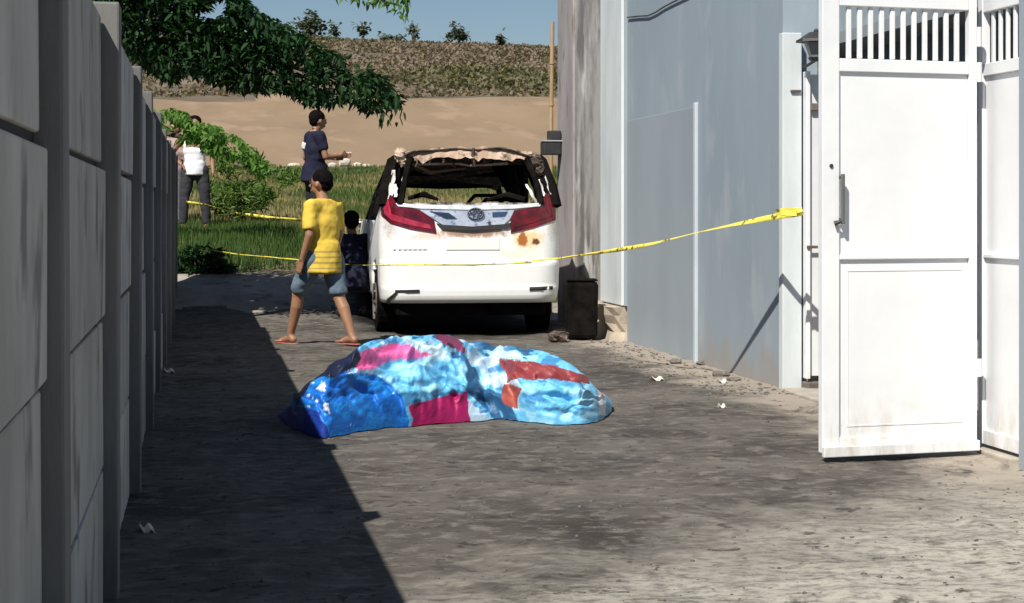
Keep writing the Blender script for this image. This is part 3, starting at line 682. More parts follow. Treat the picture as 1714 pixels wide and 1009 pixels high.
# dyed patches of the fabric, with some light and shade put into the colour
qx, qy = proj(Vt[:, 0], Vt[:, 1], Vt[:, 2]); fr = (VV.ravel() < .62)
jx, jy = qx + fbm(qx * .03, qy * .03, 2, 80) * 14 + dsp.ravel() * 35, qy + fbm(qx * .03, qy * .03, 2, 81) * 10 - dsp.ravel() * 35
col = np.tile(np.array([.125, .43, .70]), (len(Vt), 1))
n1 = fbm(qx * .035, qy * .06, 4, 82); n2 = fbm(qx * .07 + 9, qy * .10, 3, 83); n3 = fbm(qx * .02, qy * .03, 3, 84)
def paint(mask, c): col[mask] = c
def soft(v, lo, hi, c, k=1.0):
    t = (sstep(v, lo, hi) * k)[:, None]; col[:] = col * (1 - t) + np.array(c) * t
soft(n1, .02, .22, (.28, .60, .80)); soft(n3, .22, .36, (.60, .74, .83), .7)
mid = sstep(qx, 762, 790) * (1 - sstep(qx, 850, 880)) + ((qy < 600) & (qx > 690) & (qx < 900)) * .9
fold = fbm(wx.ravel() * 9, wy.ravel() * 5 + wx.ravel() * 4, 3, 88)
soft(fold * np.clip(mid, 0, 1), .06, .12, (.52, .66, .76), .8); soft(-fold * np.clip(mid, 0, 1), .05, .11, (.02, .09, .20))  # pale crests and navy creases: light and shade of the folds put into colour
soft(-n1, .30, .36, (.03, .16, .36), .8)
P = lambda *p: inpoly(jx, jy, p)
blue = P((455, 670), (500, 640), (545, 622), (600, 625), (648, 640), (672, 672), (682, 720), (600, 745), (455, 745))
paint(blue, (.008, .13, .50)); paint(blue & (n1 > .04), (.012, .20, .62)); paint(blue & (n2 > .60), (.40, .60, .85)); paint(P((455, 670), (540, 690), (560, 760), (455, 760)), (.008, .035, .25))  # last patch: fence shade on the left end, put into the fabric colour
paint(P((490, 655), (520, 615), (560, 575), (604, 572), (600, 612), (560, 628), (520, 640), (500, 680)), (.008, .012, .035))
paint(P((498, 668), (530, 655), (545, 640), (552, 690), (540, 695)) & (n2 > .05), (.62, .70, .80))
pk = inpoly(jx, jy, ((603, 586), (650, 577), (692, 574), (725, 588), (690, 600), (650, 607), (620, 620), (594, 618)))
paint(pk, (.72, .13, .36))
paint(inpoly(jx, jy, ((684, 676), (735, 660), (782, 655), (786, 707), (740, 716), (686, 718))), (.34, .010, .10))
paint(inpoly(jx, jy, ((843, 600), (900, 606), (990, 626), (988, 640), (900, 632), (866, 628), (848, 640))), (.24, .040, .042))
paint(inpoly(jx, jy, ((845, 640), (876, 642), (868, 680), (850, 675))), (.33, .07, .05))
paint(inpoly(jx, jy, ((728, 562), (752, 562), (780, 578), (778, 592), (750, 580), (728, 572))), (.16, .03, .08))
paint(inpoly(qx, qy, ((1000, 645), (1014, 655), (1014, 695), (1003, 695))), (.80, .84, .88))
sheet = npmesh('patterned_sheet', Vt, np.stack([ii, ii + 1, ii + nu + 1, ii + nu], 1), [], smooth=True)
ca_ = sheet.data.color_attributes.new('dye_shade', 'FLOAT_COLOR', 'POINT'); ca_.data.foreach_set('color', np.concatenate([col, np.ones((len(col), 1))], 1).astype(np.float32).ravel())
m, x = newmat('printed_shaded_fabric', .46, spec=.4); at_ = x.n('Attribute'); at_.attribute_name = 'dye_shade'; x.l(at_.outputs['Color'], x.b.inputs['Base Color'])
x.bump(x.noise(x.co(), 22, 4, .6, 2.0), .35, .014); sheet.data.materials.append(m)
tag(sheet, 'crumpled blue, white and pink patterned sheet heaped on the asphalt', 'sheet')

# ------------------------------------------------------------------ barrier tapes
def tape(name, pts, w_, label, twist=1.0, knot=False):
    b = bmesh.new(); P = [Vector(p) for p in pts]; res = []; ws = []
    for i in range(len(P) - 1):
        L = (P[i + 1] - P[i]).length; k = max(2, int(L / .06))
        for j in range(k): res.append(P[i].lerp(P[i + 1], j / k)); ws.append(w_[i] + (w_[i + 1] - w_[i]) * j / k)
    res.append(P[-1]); ws.append(w_[-1]); o0 = P[0].copy(); prev = None; s = 0
    for i, p in enumerate(res):
        t = (res[min(i + 1, len(res) - 1)] - res[max(i - 1, 0)]).normalized(); side = t.cross(Vector((0, 0, 1))).normalized(); up = side.cross(t)
        a = math.sin(i * .11) * 1.0 * twist + math.sin(i * .031) * .8 * twist; d = (up * math.cos(a) + side * math.sin(a)) * ws[i] / 2 * (.75 + .25 * math.sin(i * .23))
        wig = Vector((0, 0, math.sin(i * .17) * .006))
        cur = [b.verts.new(p - o0 + d + wig), b.verts.new(p - o0 + side * .006 * math.sin(i) + wig), b.verts.new(p - o0 - d + wig)]
        if prev: b.faces.new((prev[0], prev[1], cur[1], cur[0])); b.faces.new((prev[1], prev[2], cur[2], cur[1]))
        prev = cur
    o = obj(name, b, YEL, smooth=True); o.location = o0; sd_ = o.modifiers.new('solid', 'SOLIDIFY'); sd_.thickness = .0015
    if knot:
        kb = bmesh.new()
        for q in range(5):
            ln = .10 + .03 * (q % 3); a = -2.9 + q * .28
            box(kb, -ln, 0, -.03 + q * .008, -.028 + q * .008, -.02 + q * .004, .015 + q * .004)
        cone(kb, (-.03, -.03, 0), .025, (.01, -.03, .005), .03, 8)
        for v in kb.verts: v.co += Vector((0, random.uniform(-.008, .008), random.uniform(-.008, .008)))
        obj('knot', kb, YEL, o)
    return tag(o, label, 'barrier tape')
T1 = [(1337, 11.80, 356, .062), (1300, 11.95, 363, .05), (1240, 12.3, 375, .045), (1160, 12.8, 391, .04), (1080, 13.4, 409, .034), (1000, 14.1, 424, .028), (945, 14.6, 432, .024), (860, 15.2, 439, .020), (760, 15.8, 443, .016), (680, 16.3, 444, .013), (610, 16.9, 443, .012), (560, 17.3, 440, .012), (480, 17.9, 434, .012), (400, 18.6, 425, .014), (330, 19.5, 414, .02), (296, 20.3, 407, .03)]
tape('barrier_tape', [at(q[0], q[1], py=q[2]) for q in T1], [q[3] for q in T1], 'long yellow barrier tape tied to the white gate pillar, passing the minivan rear', .8, knot=True)
T2_ = [(312, 26.0, 338), (350, 25.4, 345), (400, 24.6, 357), (450, 23.8, 364), (505, 22.8, 368), (560, 21.6, 369), (612, 20.4, 367)]
tape('barrier_tape', [at(q[0], q[1], py=q[2]) for q in T2_], [.045] * 7, 'pale yellow barrier tape across the grass behind the man in the yellow shirt', .6)

# ------------------------------------------------------------------ foliage
def leaf_arrays(pos, size, droop=.5, aspect=.34, az=None):
    """one folded leaf (6 triangles) per position"""
    n = len(pos); a = RNG.uniform(0, 2 * PI, n) if az is None else az + RNG.normal(0, .7, n); pt = -droop + RNG.normal(0, .45, n)
    d = np.stack([np.cos(a) * np.cos(pt), np.sin(a) * np.cos(pt), np.sin(pt)], 1)
    up = np.tile([0, 0, 1.0], (n, 1)) + RNG.normal(0, .5, (n, 3)); s = np.cross(d, up); s /= np.linalg.norm(s, axis=1)[:, None] + 1e-9; nn = np.cross(s, d)
    L = size * RNG.uniform(.65, 1.25, n)[:, None]; W = L * aspect / 2
    T = [(0, 0, 0), (.3, 1, .10), (.7, .8, .0), (1, 0, -.12), (.7, -.8, .0), (.3, -1, .10), (.5, 0, -.05)]
    Vx = np.stack([pos + d * L * t[0] + s * W * t[1] + nn * L * t[2] for t in T], 1)
    f = np.array([[0, 1, 6], [1, 2, 6], [2, 3, 6], [3, 4, 6], [4, 5, 6], [5, 0, 6]])
    return Vx.reshape(-1, 3), (f[None] + (np.arange(n) * 7)[:, None, None]).reshape(-1, 3)
def sample_poly(poly, n, d0, dw, keep=None):
    P_ = np.array(poly); out = []
    while len(out) < n:
        x_, y_ = RNG.uniform(P_[:, 0].min(), P_[:, 0].max(), n), RNG.uniform(P_[:, 1].min(), P_[:, 1].max(), n)
        k = inpoly(x_, y_, poly)
        if keep: k &= keep(x_, y_)
        d_ = d0 + RNG.normal(0, dw, n)
        for q in np.nonzero(k)[0]: out.append(at(x_[q], d_[q], py=y_[q])[:])
    return np.array(out[:n])
leafmesh_v, leafmesh_f = leaf_arrays(np.zeros((1, 3)), 1.0, .5)
def single_leaf(name, m):
    T = [(0, 0, 0), (.3, .17, .04), (.7, .13, .0), (1, 0, -.12), (.7, -.13, .0), (.3, -.17, .04), (.5, 0, -.05)]
    me = bpy.data.meshes.new(name); me.from_pydata(T, [], [[0, 6, 1], [1, 6, 2], [2, 6, 3], [3, 6, 4], [4, 6, 5], [5, 6, 0]]); me.materials.append(m); me.update(); return me

crown_poly = [(60, -170), (330, -170), (380, -60), (420, 12), (480, 44), (530, 72), (590, 104), (636, 126), (660, 150), (676, 178), (676, 200), (655, 192), (632, 180), (615, 190), (588, 168), (556, 172), (520, 178), (500, 160), (470, 150), (432, 152), (395, 150), (380, 140), (345, 128), (318, 118), (288, 136), (262, 122), (240, 108), (215, 92), (190, 66), (150, 40)]
tree = thing('overhanging_tree', 'dark leafy tree leaning over the concrete fence with a drooping branch', 'tree', at(60, 16.5, z=0))
T0 = tree.location.copy()
b = bmesh.new(); tube(b, [at(60, 16.5, z=-.2) - T0, at(55, 16.6, z=1.5) - T0, at(90, 16.8, z=3.0) - T0, at(160, 17, z=4.3) - T0], [.13, .12, .10, .06], 10); obj('trunk', b, BARK, tree, smooth=True)
def limb(pts, r0, r1):
    b = bmesh.new(); P_ = [at(p[0], p[2], py=p[1]) - T0 for p in pts]; tube(b, P_, list(np.linspace(r0, r1, len(P_))), 6); obj('limb', b, BARK, tree, smooth=True)
limb([(90, -110, 18.3), (200, -20, 18.3), (300, 40, 18.3), (420, 90, 18.3), (530, 125, 18.3), (640, 165, 18.3)], .05, .008)
limb([(200, -20, 18.3), (290, 60, 18.3), (330, 95, 18.3)], .03, .008)
limb([(420, 90, 18.3), (480, 130, 18.3), (520, 165, 18.3)], .02, .006)
limb([(300, 40, 18.3), (400, 40, 18.3), (500, 80, 18.3), (590, 120, 18.3)], .03, .006)
limb([(120, -150, 18.3), (350, -90, 18.2), (540, -30, 19), (620, -8, 19.3), (668, 10, 19.3)], .05, .005)
def keep1(x_, y_): return (fbm(x_ * .07, y_ * .09, 3, 96) > np.where((x_ > 440) & (y_ > 70), -.16, -.6)) & ( fbm(x_ * .03, y_ * .045, 3, 91) > -.36)
pos = sample_poly(crown_poly, 15500, 18.4, .34, keep1) - np.array(T0[:])
lv, lf = leaf_arrays(pos, .105, .45)
tag(npmesh('crown', lv, lf, [LEAF], tree), kind='stuff')
twig_poly = [(548, -30), (690, -30), (690, -5), (682, 32), (672, 32), (660, 12), (640, 4), (610, 6), (590, 3), (565, 2)]
pos = sample_poly(twig_poly, 150, 19.3, .12) - np.array(T0[:]); lv, lf = leaf_arrays(pos, .11, .7)
tag(npmesh('twig_leaves', lv, lf, [LEAF2], tree), kind='stuff')  # lighter than the crown: sunlight through the leaves put into their colour
lm = single_leaf('leaf', LEAF); edge = [(676, 196), (655, 188), (632, 176), (588, 164), (556, 168), (520, 172), (470, 146), (432, 148), (380, 136), (345, 124), (288, 132), (262, 118), (215, 90)]
for k in range(260):
    if k < 170:
        i = random.randrange(len(edge) - 1); t = random.random(); ex = edge[i][0] * (1 - t) + edge[i + 1][0] * t; ey = edge[i][1] * (1 - t) + edge[i + 1][1] * t; ey -= random.uniform(-2, 34)
    else:
        ex = random.uniform(420, 665); ey = np.interp(ex, [420, 676], [14, 178]) + random.uniform(0, 45)
    p = at(ex, 18.3 - random.uniform(.1, .7), py=ey) - T0
    o = bpy.data.objects.new('leaf', lm); C.objects.link(o); o.parent = tree; o.location = p
    s = random.uniform(.08, .15); o.scale = (s, s, s); o.rotation_euler = (random.uniform(-.8, .8), random.uniform(.4, 1.5), random.uniform(0, 6.28))

t2 = thing('sunlit_tree', 'bright green leafy tree hanging over the far end of the fence', 'tree', at(235, 24, z=.6)); T2 = np.array(t2.location[:])
b = bmesh.new(); tube(b, [Vector((0, 0, -.3)), at(240, 24, z=1.5) - t2.location, at(262, 24, z=2.3) - t2.location, at(340, 24, z=2.15) - t2.location, at(430, 24, z=1.75) - t2.location], [.07, .06, .045, .02, .008], 8); obj('trunk', b, BARK, t2, smooth=True)
poly2 = [(205, 190), (262, 178), (300, 182), (345, 205), (392, 224), (432, 254), (452, 282), (450, 305), (432, 290), (412, 272), (380, 258), (352, 256), (318, 236), (285, 230), (255, 224), (205, 240)]
pos = sample_poly(poly2, 1500, 24, .35, lambda a, c: fbm(a * .06, c * .08, 3, 97) > -.14) - T2; lv, lf = leaf_arrays(pos, .12, .6); tag(npmesh('crown', lv, lf, [LEAF2], t2), kind='stuff')
def bush(name, label, poly, d, n, size, m, base, cat='bush', dw=.3, asp=.34):
    t = thing(name, label, cat, base); T_ = np.array(t.location[:])
    pos = sample_poly(poly, n, d, dw, lambda a, c: fbm(a * .05, c * .05, 3, 98) > -.12) - T_; lv, lf = leaf_arrays(pos, size, -.3, asp); tag(npmesh('foliage', lv, lf, [m], t), kind='stuff')
    b = bmesh.new(); cen = pos.mean(0)
    for q in range(7):
        e = pos[RNG.integers(len(pos))]; tube(b, [Vector((0, 0, -.15)), Vector(cen * .4 + e * .2), Vector(e)], [.025, .016, .006], 5)
    obj('stem', b, BARK, t, smooth=True); return t
bush('leafy_shrub', 'light green upright shrub growing right of the man in the tank top', [(352, 352), (348, 300), (362, 262), (395, 255), (430, 262), (458, 285), (482, 282), (505, 300), (470, 315), (450, 345), (420, 362), (380, 365)], 30, 1900, .15, LEAF3, at(405, 30, z=.95), dw=.5, asp=.22)
bush('low_bush', 'dark low bush at the far end of the concrete fence', [(290, 450), (300, 425), (335, 412), (372, 420), (392, 438), (390, 456), (300, 458)], 21.8, 1500, .09, LEAF, at(340, 21.8, z=.4), dw=.15)

# grass on the bank and slope
def grass(name, n, yr, hr, wid, label, xr, cols, pw=1.0):
    Y = yr[0] + (yr[1] - yr[0]) * RNG.uniform(0, 1, n) ** pw; X = xr[0] + (xr[1] - xr[0]) * RNG.uniform(0, 1, n)
    X = X * (Y / yr[0]) if name != 'grass' else X
    sh = sstep(X, 1.35, 2.1) * 1.2; dens = fbm(X * .8, Y * .8, 3, 41)
    k = (Y > 22.2 + sh + fbm(X * 2, Y * 2, 2, 42) * .5) & (dens > -.45)
    X, Y, dens = X[k], Y[k], dens[k]; n = len(X); Z = gz(X, Y)
    h = RNG.uniform(*hr, n) * (1 + dens * .9); a = RNG.uniform(0, PI, n); w_ = wid * RNG.uniform(.6, 1.4, n) * (Y / 25)
    lean = RNG.normal(0, .22, (n, 2)) * h[:, None]
    b0 = np.stack([X - np.cos(a) * w_, Y - np.sin(a) * w_, Z - .02], 1); b1 = np.stack([X + np.cos(a) * w_, Y + np.sin(a) * w_, Z - .02], 1); tpv = np.stack([X + lean[:, 0], Y + lean[:, 1], Z + h], 1)
    V_ = np.stack([b0, b1, tpv], 1).reshape(-1, 3); f = np.arange(n * 3).reshape(-1, 3)
    c = fbm(X * .35 + 3, Y * .22, 3, 43) + RNG.normal(0, .12, n) + cols(Y); mi = np.where(c < 0, 0, np.where(c < .28, 1, 2))
    tag(npmesh(name, V_, f, GRA, midx=mi), label=label, kind='stuff')
grass('grass', 95000, (22.2, 31), (.05, .17), .011, 'green grass on the bank behind the burnt minivan', (-4, 9), lambda Y: np.interp(Y, [22, 26, 28, 31], [-.22, -.15, .1, .15]))
grass('tall_grass', 90000, (31, 58), (.04, .17), .014, 'olive and straw coloured grass slope below the earth bank', (-5, 10), lambda Y: np.interp(Y, [31, 40, 58], [.15, .08, .12]))
# scrub on the hill
n = 90000; Y = 87 + 70 * RNG.uniform(0, 1, n) ** .9; X = RNG.uniform(-.16, .30, n) * Y
k = fbm(X * .13, Y * .13, 4, 44) > -.16 + RNG.normal(0, .08, n); X, Y = X[k], Y[k]; cl = fbm(X * .05, Y * .05, 3, 45)
pos = np.stack([X, Y, gz(X, Y) + RNG.uniform(0, .6, len(X)) * (.35 + np.maximum(cl, -.2))], 1); lv, lf = leaf_arrays(pos, .30, -.4, .6)
mi = np.repeat(((cl + RNG.normal(0, .15, len(X))) > .05).astype(int), 6)
tag(npmesh('dry_scrub', lv, lf, SCR, midx=mi), label='dry brown and olive scrub covering the hillside', kind='stuff')
# ridge trees
def ridge_tree(px, top, wpx, label, dens=260, shape=1.0, bare=False):
    d = 150; base = at(px, d, z=0); z0 = gz1(base.x, base.y); base.z = z0 - .3; ht = H + (350 - top) * d / F - z0
    wpx *= random.uniform(.9, 1.5); t = thing('ridge_tree', label, 'tree', base, group='small trees along the hill ridge'); wd = wpx * d / F / 2
    b = bmesh.new(); tube(b, [Vector((0, 0, 0)), Vector((.1, 0, ht * .5)), Vector((0, 0, ht * .9))], [.16, .11, .04], 6)
    for q in range(7):
        a = q * 2.4; tube(b, [Vector((.05, 0, ht * (.35 + .06 * q))), Vector((math.cos(a) * wd * .8, math.sin(a) * wd * .8, ht * (.6 + .06 * q)))], [.06, .02], 5)
    obj('trunk', b, BARK, t)
    r = RNG.normal(0, 1, (dens, 3)); r /= np.linalg.norm(r, axis=1)[:, None]; r *= RNG.uniform(.3, 1, (dens, 1)) ** .5
    cl_ = r * np.array([wd, wd, ht * .33 * shape]) * (1 + .6 * np.sin(r[:, :1] * 5 + r[:, 2:] * 4 + px)) * RNG.uniform(.6, 1.25, (dens, 1)) + np.array([0, 0, ht * .68])
    lv, lf = leaf_arrays(cl_, .42, .2, .6); tag(npmesh('crown', lv, lf, [FAR], t), kind='stuff')
for a in ((520, 24, 42, 'broad olive tree on the hill ridge above the drooping branch', 520, 1.3), (560, 32, 14, 'slim pale tree on the ridge right of the broad olive tree', 90, 1), (606, 26, 22, 'sparse tree with flat crown on the ridge, under the hanging twig', 90, .5),
          (655, 52, 34, 'low round bush-like tree on the ridge line', 260, 1), (692, 28, 22, 'thin see-through tree on the ridge left of the dark leaning one', 90, .9), (767, 38, 26, 'dark leaning tree standing alone on the ridge', 260, 1),
          (838, 50, 10, 'tiny tree on the ridge nearest the bamboo pole', 70, 1), (478, 30, 16, 'small faint tree at the left end of the visible ridge', 70, .8)): ridge_tree(*a)
# pale rubble blocks at the foot of the earth bank
RUB = mat('pale_rubble', (.62, .56, .48), (.42, .36, .30), 1.5, .95, .5, 6)
def boulder(px, py, wpx, hpx, label, d=59):
    b = bmesh.new(); bmesh.ops.create_icosphere(b, subdivisions=2, radius=.5)
    for v in b.verts:
        c = v.co.copy(); m_ = max(abs(c.x), abs(c.y), abs(c.z)); c = c.lerp(c / m_ * .5, .55); v.co = Vector((c.x * wpx * d / F, c.y * wpx * d / F * .7, c.z * hpx * d / F)) + Vector([random.uniform(-.03, .03) for _ in range(3)]) * wpx * d / F
    o = obj('rubble_block', b, RUB); o.location = at(px, d, py=py); return tag(o, label, 'rubble', 'pale rubble blocks at the foot of the bank')
for k, (px, py, w_, h_) in enumerate([(470, 282, 26, 9), (492, 279, 22, 12), (515, 280, 20, 10), (541, 279, 16, 10), (556, 277, 14, 10), (577, 272, 20, 15), (598, 277, 16, 10), (614, 279, 20, 9), (636, 281, 18, 8), (452, 284, 14, 7)]):
    boulder(px, py, w_, h_, ['long low pale block left of the policeman', 'pale block touching the back of the policeman', 'pale rubble behind the policeman waist', 'pale block just right of the policeman', 'small pale block under the policeman papers', 'tallest cream block right of the policeman', 'pale block right of the tallest cream block', 'flat pale block near the minivan roof', 'low pale block hidden partly by the minivan', 'smallest pale block at the left end of the rubble row'][k])
# stones and litter by the wall
STN = mat('dark_stone', (.10, .085, .075), (.17, .15, .13), 20, .9, .5, 30)
LIT = mat('pale_litter', (.70, .66, .58), (.55, .5, .42), 10, .8)
def stone(px, py, w_, h_, m_, label, name='stone', cat='stone'):
    d = gd(py); b = bmesh.new(); bmesh.ops.create_icosphere(b, subdivisions=2, radius=.5)
    for v in b.verts: v.co = Vector((v.co.x * w_, v.co.y * w_ * .7, v.co.z * h_ + h_ * .3)) + Vector([random.uniform(-.06, .06) * w_ for _ in range(2)] + [random.uniform(-.08, .08) * h_])
    o = obj(name, b, m_); p = at(px, d, z=0); p.z = gz1(p.x, p.y); o.location = p; tag(o, label, cat)
stone(1131, 608, .10, .05, STN, 'dark grey stone at the wall foot left of the pale strip')
stone(1176, 610, .11, .04, STN, 'flat dark stone below the pale strip on the wall')
stone(1207, 630, .14, .06, STN, 'largest dark stone by the wall, between strip and gate pillar')
stone(1228, 636, .12, .03, STN, 'thin dark stone beside the largest stone')
stone(935, 640, .05, .02, STN, 'tiny dark stone behind the right end of the sheet')
def scrap(px, py, w_, l_, label, rz=.3):
    b = bmesh.new(); g = bmesh.ops.create_grid(b, x_segments=5, y_segments=4, size=.5)
    for v in b.verts: v.co = Vector((v.co.x * w_, v.co.y * l_, .012 + .012 * math.sin(v.co.x * 9) + .01 * math.cos(v.co.y * 7)))
    o = obj('paper_scrap', b, LIT); s_ = o.modifiers.new('solid', 'SOLIDIFY'); s_.thickness = .002; p = at(px, gd(py), z=0); p.z = gz1(p.x, p.y); o.location = p; o.rotation_euler = (0, 0, rz); tag(o, label, 'litter')
scrap(1101, 637, 0.098, 0.068, 'white paper scrap lying left of the stones by the wall')
scrap(1210, 640, 0.075, 0.060, 'cream scrap just in front of the largest stone')
scrap(1209, 682, 0.053, 0.045, 'small pale scrap on the asphalt nearer the camera than the stones')
scrap(283, 627, 0.075, 0.075, 'crumpled pale litter in the fence shadow')
scrap(245, 890, 0.053, 0.075, 'pale litter at the fence foot nearest the camera')

# ------------------------------------------------------------------ people
SKIN = mat('brown_skin', (.30, .155, .085), (.25, .125, .07), 8, .55)
HAIR = mat('black_hair', (.004, .0035, .0035), (.009, .007, .007), 30, .95, .5, 60, spec=.05)
def remesh(o, vox, disp=0, ds=.12):
    r = o.modifiers.new('remesh', 'REMESH'); r.mode = 'VOXEL'; r.voxel_size = vox; r.use_smooth_shade = True
    s = o.modifiers.new('smooth', 'SMOOTH'); s.iterations = 22 if disp > .0135 else 4; s.factor = .6
    if disp:
        t = bpy.data.textures.new('folds', 'CLOUDS'); t.noise_scale = ds; t.noise_depth = 2
        d = o.modifiers.new('disp', 'DISPLACE'); d.texture = t; d.strength = disp; d.mid_level = .5; d.texture_coords = 'LOCAL'
def hand(b, wr, dr, side, curl=.6, sc=1.0):
    """palm and five bent fingers from wrist wr, pointing dr; side = towards the thumb"""
    wr, dr, side = Vector(wr), Vector(dr).normalized(), Vector(side); side = (side - dr * side.dot(dr)).normalized(); nn = dr.cross(side).normalized()
    for t in np.linspace(-1, 1, 4): cone(b, wr + side * .014 * t, .014, wr + dr * .085 * sc + side * .028 * t, .012, 8)
    ball(b, wr, .026)
    for k, (off_, L) in enumerate(((.030, .070), (.010, .080), (-.010, .074), (-.029, .058))):
        p = wr + dr * .082 + side * off_; a = 0; r = .0098
        for seg in (.45, .30, .25):
            q = p + (dr * math.cos(a) + nn * math.sin(a)) * L * seg; cone(b, p, r, q, r * .9, 7); ball(b, q, r * .92, seg=7); p = q; a += curl * .7; r *= .9
    p = wr + dr * .025 + side * .028; q = p + (dr * .7 + side * .7).normalized() * .035; cone(b, p, .013, q, .011, 7); ball(b, q, .011, seg=7); cone(b, q, .011, q + (dr * .95 + side * .2 + nn * .2).normalized() * .03, .009, 7)
def foot(b, an, fwd, r=.036):
    an, f = Vector(an), Vector(fwd).normalized(); s = f.cross(Vector((0, 0, 1)))
    hz = an.z - .075
    cone(b, an, r, an - f * .03 + Vector((0, 0, -.05)), .034); ball(b, an - f * .035 + Vector((0, 0, -.045)), .034)
    cone(b, an + Vector((0, 0, -.035)), .036, an + f * .12 + Vector((0, 0, -.062)), .026)
    for k in range(5):
        o_ = s * (-.032 + .016 * k); L = .165 - .012 * k; cone(b, an + f * .09 + o_ * .8 + Vector((0, 0, -.062)), .015, an + f * L + o_ + Vector((0, 0, -.068)), .010, 7); ball(b, an + f * L + o_ + Vector((0, 0, -.068)), .010, seg=7)
def person(name, label, loc, rz, J, outfit, vox=.010, headyaw=0):
    """J: joints in metres, x = the person's right, y = forward"""
    r = thing(name, label, 'person', loc, rz); v = {k: Vector(q) for k, q in J.items()}
    b = bmesh.new(); hip, ch, nk, hd = v['hip'], v['chest'], v['neck'], v['head']
    sx_ = (v['shR'] - v['shL']).normalized()
    # trunk
    for t, wr_, dp in ((0, .145, .105), (.3, .125, .095), (.55, .135, .10), (.8, .155, .105), (1, .15, .10)):
        ctr = hip.lerp(ch, t); ball(b, ctr, 1, (wr_ if abs(sx_.x) > .7 else (wr_ + dp) / 2, dp if abs(sx_.x) > .7 else (wr_ + dp) / 2, .105))
    ball(b, ch.lerp(nk, .45), .10, (1.25, .85, .8)); cone(b, ch.lerp(nk, .6), .065, nk, .052); cone(b, nk, .05, hd - Vector((0, 0, .06)), .05)
    for s in 'LR':
        sh_, el, wr = v['sh' + s], v['el' + s], v['wr' + s]; cone(b, ch.lerp(nk, .6), .06, sh_, .052); ball(b, sh_, .056); cone(b, sh_, .048, el, .037); ball(b, el, .037); cone(b, el, .037, wr, .026)
        d_ = (wr - el).normalized(); side = v.get('thumb' + s, Vector((0, 1, 0))); hand(b, wr, v.get('hd' + s, d_), side, J.get('curl', [.6])[0])
        th, kn, an = v['th' + s], v['kn' + s], v['an' + s]; ball(b, th, .088); cone(b, th, .083, kn, .055); ball(b, kn, .056)
        mid_ = kn.lerp(an, .3); bk = Vector((0, -.012, 0)); cone(b, kn, .052, mid_ + bk, .054); ball(b, mid_ + bk, .054); cone(b, mid_ + bk, .053, an, .034); foot(b, an, v.get('ft' + s, Vector((0, 1, 0))))
    # head
    R = Matrix.Rotation(headyaw, 3, 'Z'); hp = lambda x, y, z: hd + R @ Vector((x, y, z))
    ball(b, hp(0, -.008, .02), .092, (.86, 1.03, 1.08), 20); ball(b, hp(0, .025, -.045), .062, (.85, .95, 1.0), 14); cone(b, hp(0, .085, .0), .010, hp(0, .104, -.03), .016, 8); ball(b, hp(0, .075, -.065), .022, (1.2, .7, .6), 8)
    for s in (-1, 1): ball(b, hp(s * .082, -.005, -.01), .026, (.4, .8, 1.1), 8)
    o = obj('body', b, SKIN, r, smooth=True); remesh(o, vox)
    eb = bmesh.new()
    for s in (-1, 1): ball(eb, hp(s * .032, .082, .012), .010, seg=8)
    obj('eyes', eb, BLACKM, r, smooth=True)
    hb = bmesh.new(); ball(hb, hp(0, -.022, .043), .097, (.92, 1.02, 1.0), 18); ball(hb, hp(0, -.055, .0), .075, (1, .75, 1), 12)
    hh = obj('hair', hb, HAIR, r, smooth=True); remesh(hh, .010, .012, .03)
    g = .022
    for kind, m_, *opt in outfit:
        cb = bmesh.new(); p_ = opt[0] if opt else {}
        if kind == 'shirt':
            hem = p_.get('hem', .0); lz = Vector((0, 0, hem))
            for t, wr_, dp in ((-.12, .165, .13), (.1, .160, .125), (.35, .150, .120), (.6, .158, .122), (.85, .168, .122), (1, .160, .115)):
                ctr = hip.lerp(ch, t); ball(cb, ctr, 1, (wr_ * 1.03 if abs(sx_.x) > .7 else (wr_ + dp) / 2, dp if abs(sx_.x) > .7 else (wr_ + dp) / 2, .11))
            cone(cb, hip + Vector((0, 0, -.16)) + lz, .168, hip + Vector((0, 0, .12)), .145, 24)
            ball(cb, ch.lerp(nk, .42), .105, (1.35, .95, .8)); cone(cb, ch.lerp(nk, .5), .09, nk - Vector((0, 0, .01)), .066)
            for s in 'LR':
                sh_, el, wr = v['sh' + s], v['el' + s], v['wr' + s]; cone(cb, ch.lerp(nk, .55), .082, sh_, .070); ball(cb, sh_, .071)
                cone(cb, sh_, .069, sh_.lerp(el, p_.get('sleeve', .75)), .064)
                if p_.get('long'): cone(cb, sh_, .062, el, .052); ball(cb, el, .053); cone(cb, el, .052, el.lerp(wr, .92), .038)
        if kind == 'tank':
            for t, wr_, dp in ((-.05, .160, .122), (.2, .150, .115), (.5, .148, .115), (.8, .160, .118)): ball(cb, hip.lerp(ch, t), 1, (wr_, dp, .11))
            cone(cb, hip + Vector((0, 0, -.10)), .150, hip + Vector((0, 0, .1)), .14, 24)
            for s in (-1, 1): cone(cb, ch + sx_ * .085 * s, .068, ch.lerp(nk, .75) + sx_ * .085 * s, .045)
        if kind in ('shorts', 'trousers'):
            ball(cb, hip + Vector((0, 0, .02)), 1, (.160, .122, .10)); ball(cb, hip + Vector((0, 0, -.05)), 1, (.165, .128, .11))
            for s in 'LR':
                th, kn, an = v['th' + s], v['kn' + s], v['an' + s]; ball(cb, th, .103); cone(cb, th, .102, kn.lerp(th, .04), .085 if kind == 'shorts' else .074)
                if kind == 'trousers': ball(cb, kn, .073); cone(cb, kn, .072, an + Vector((0, 0, .0)), .058)
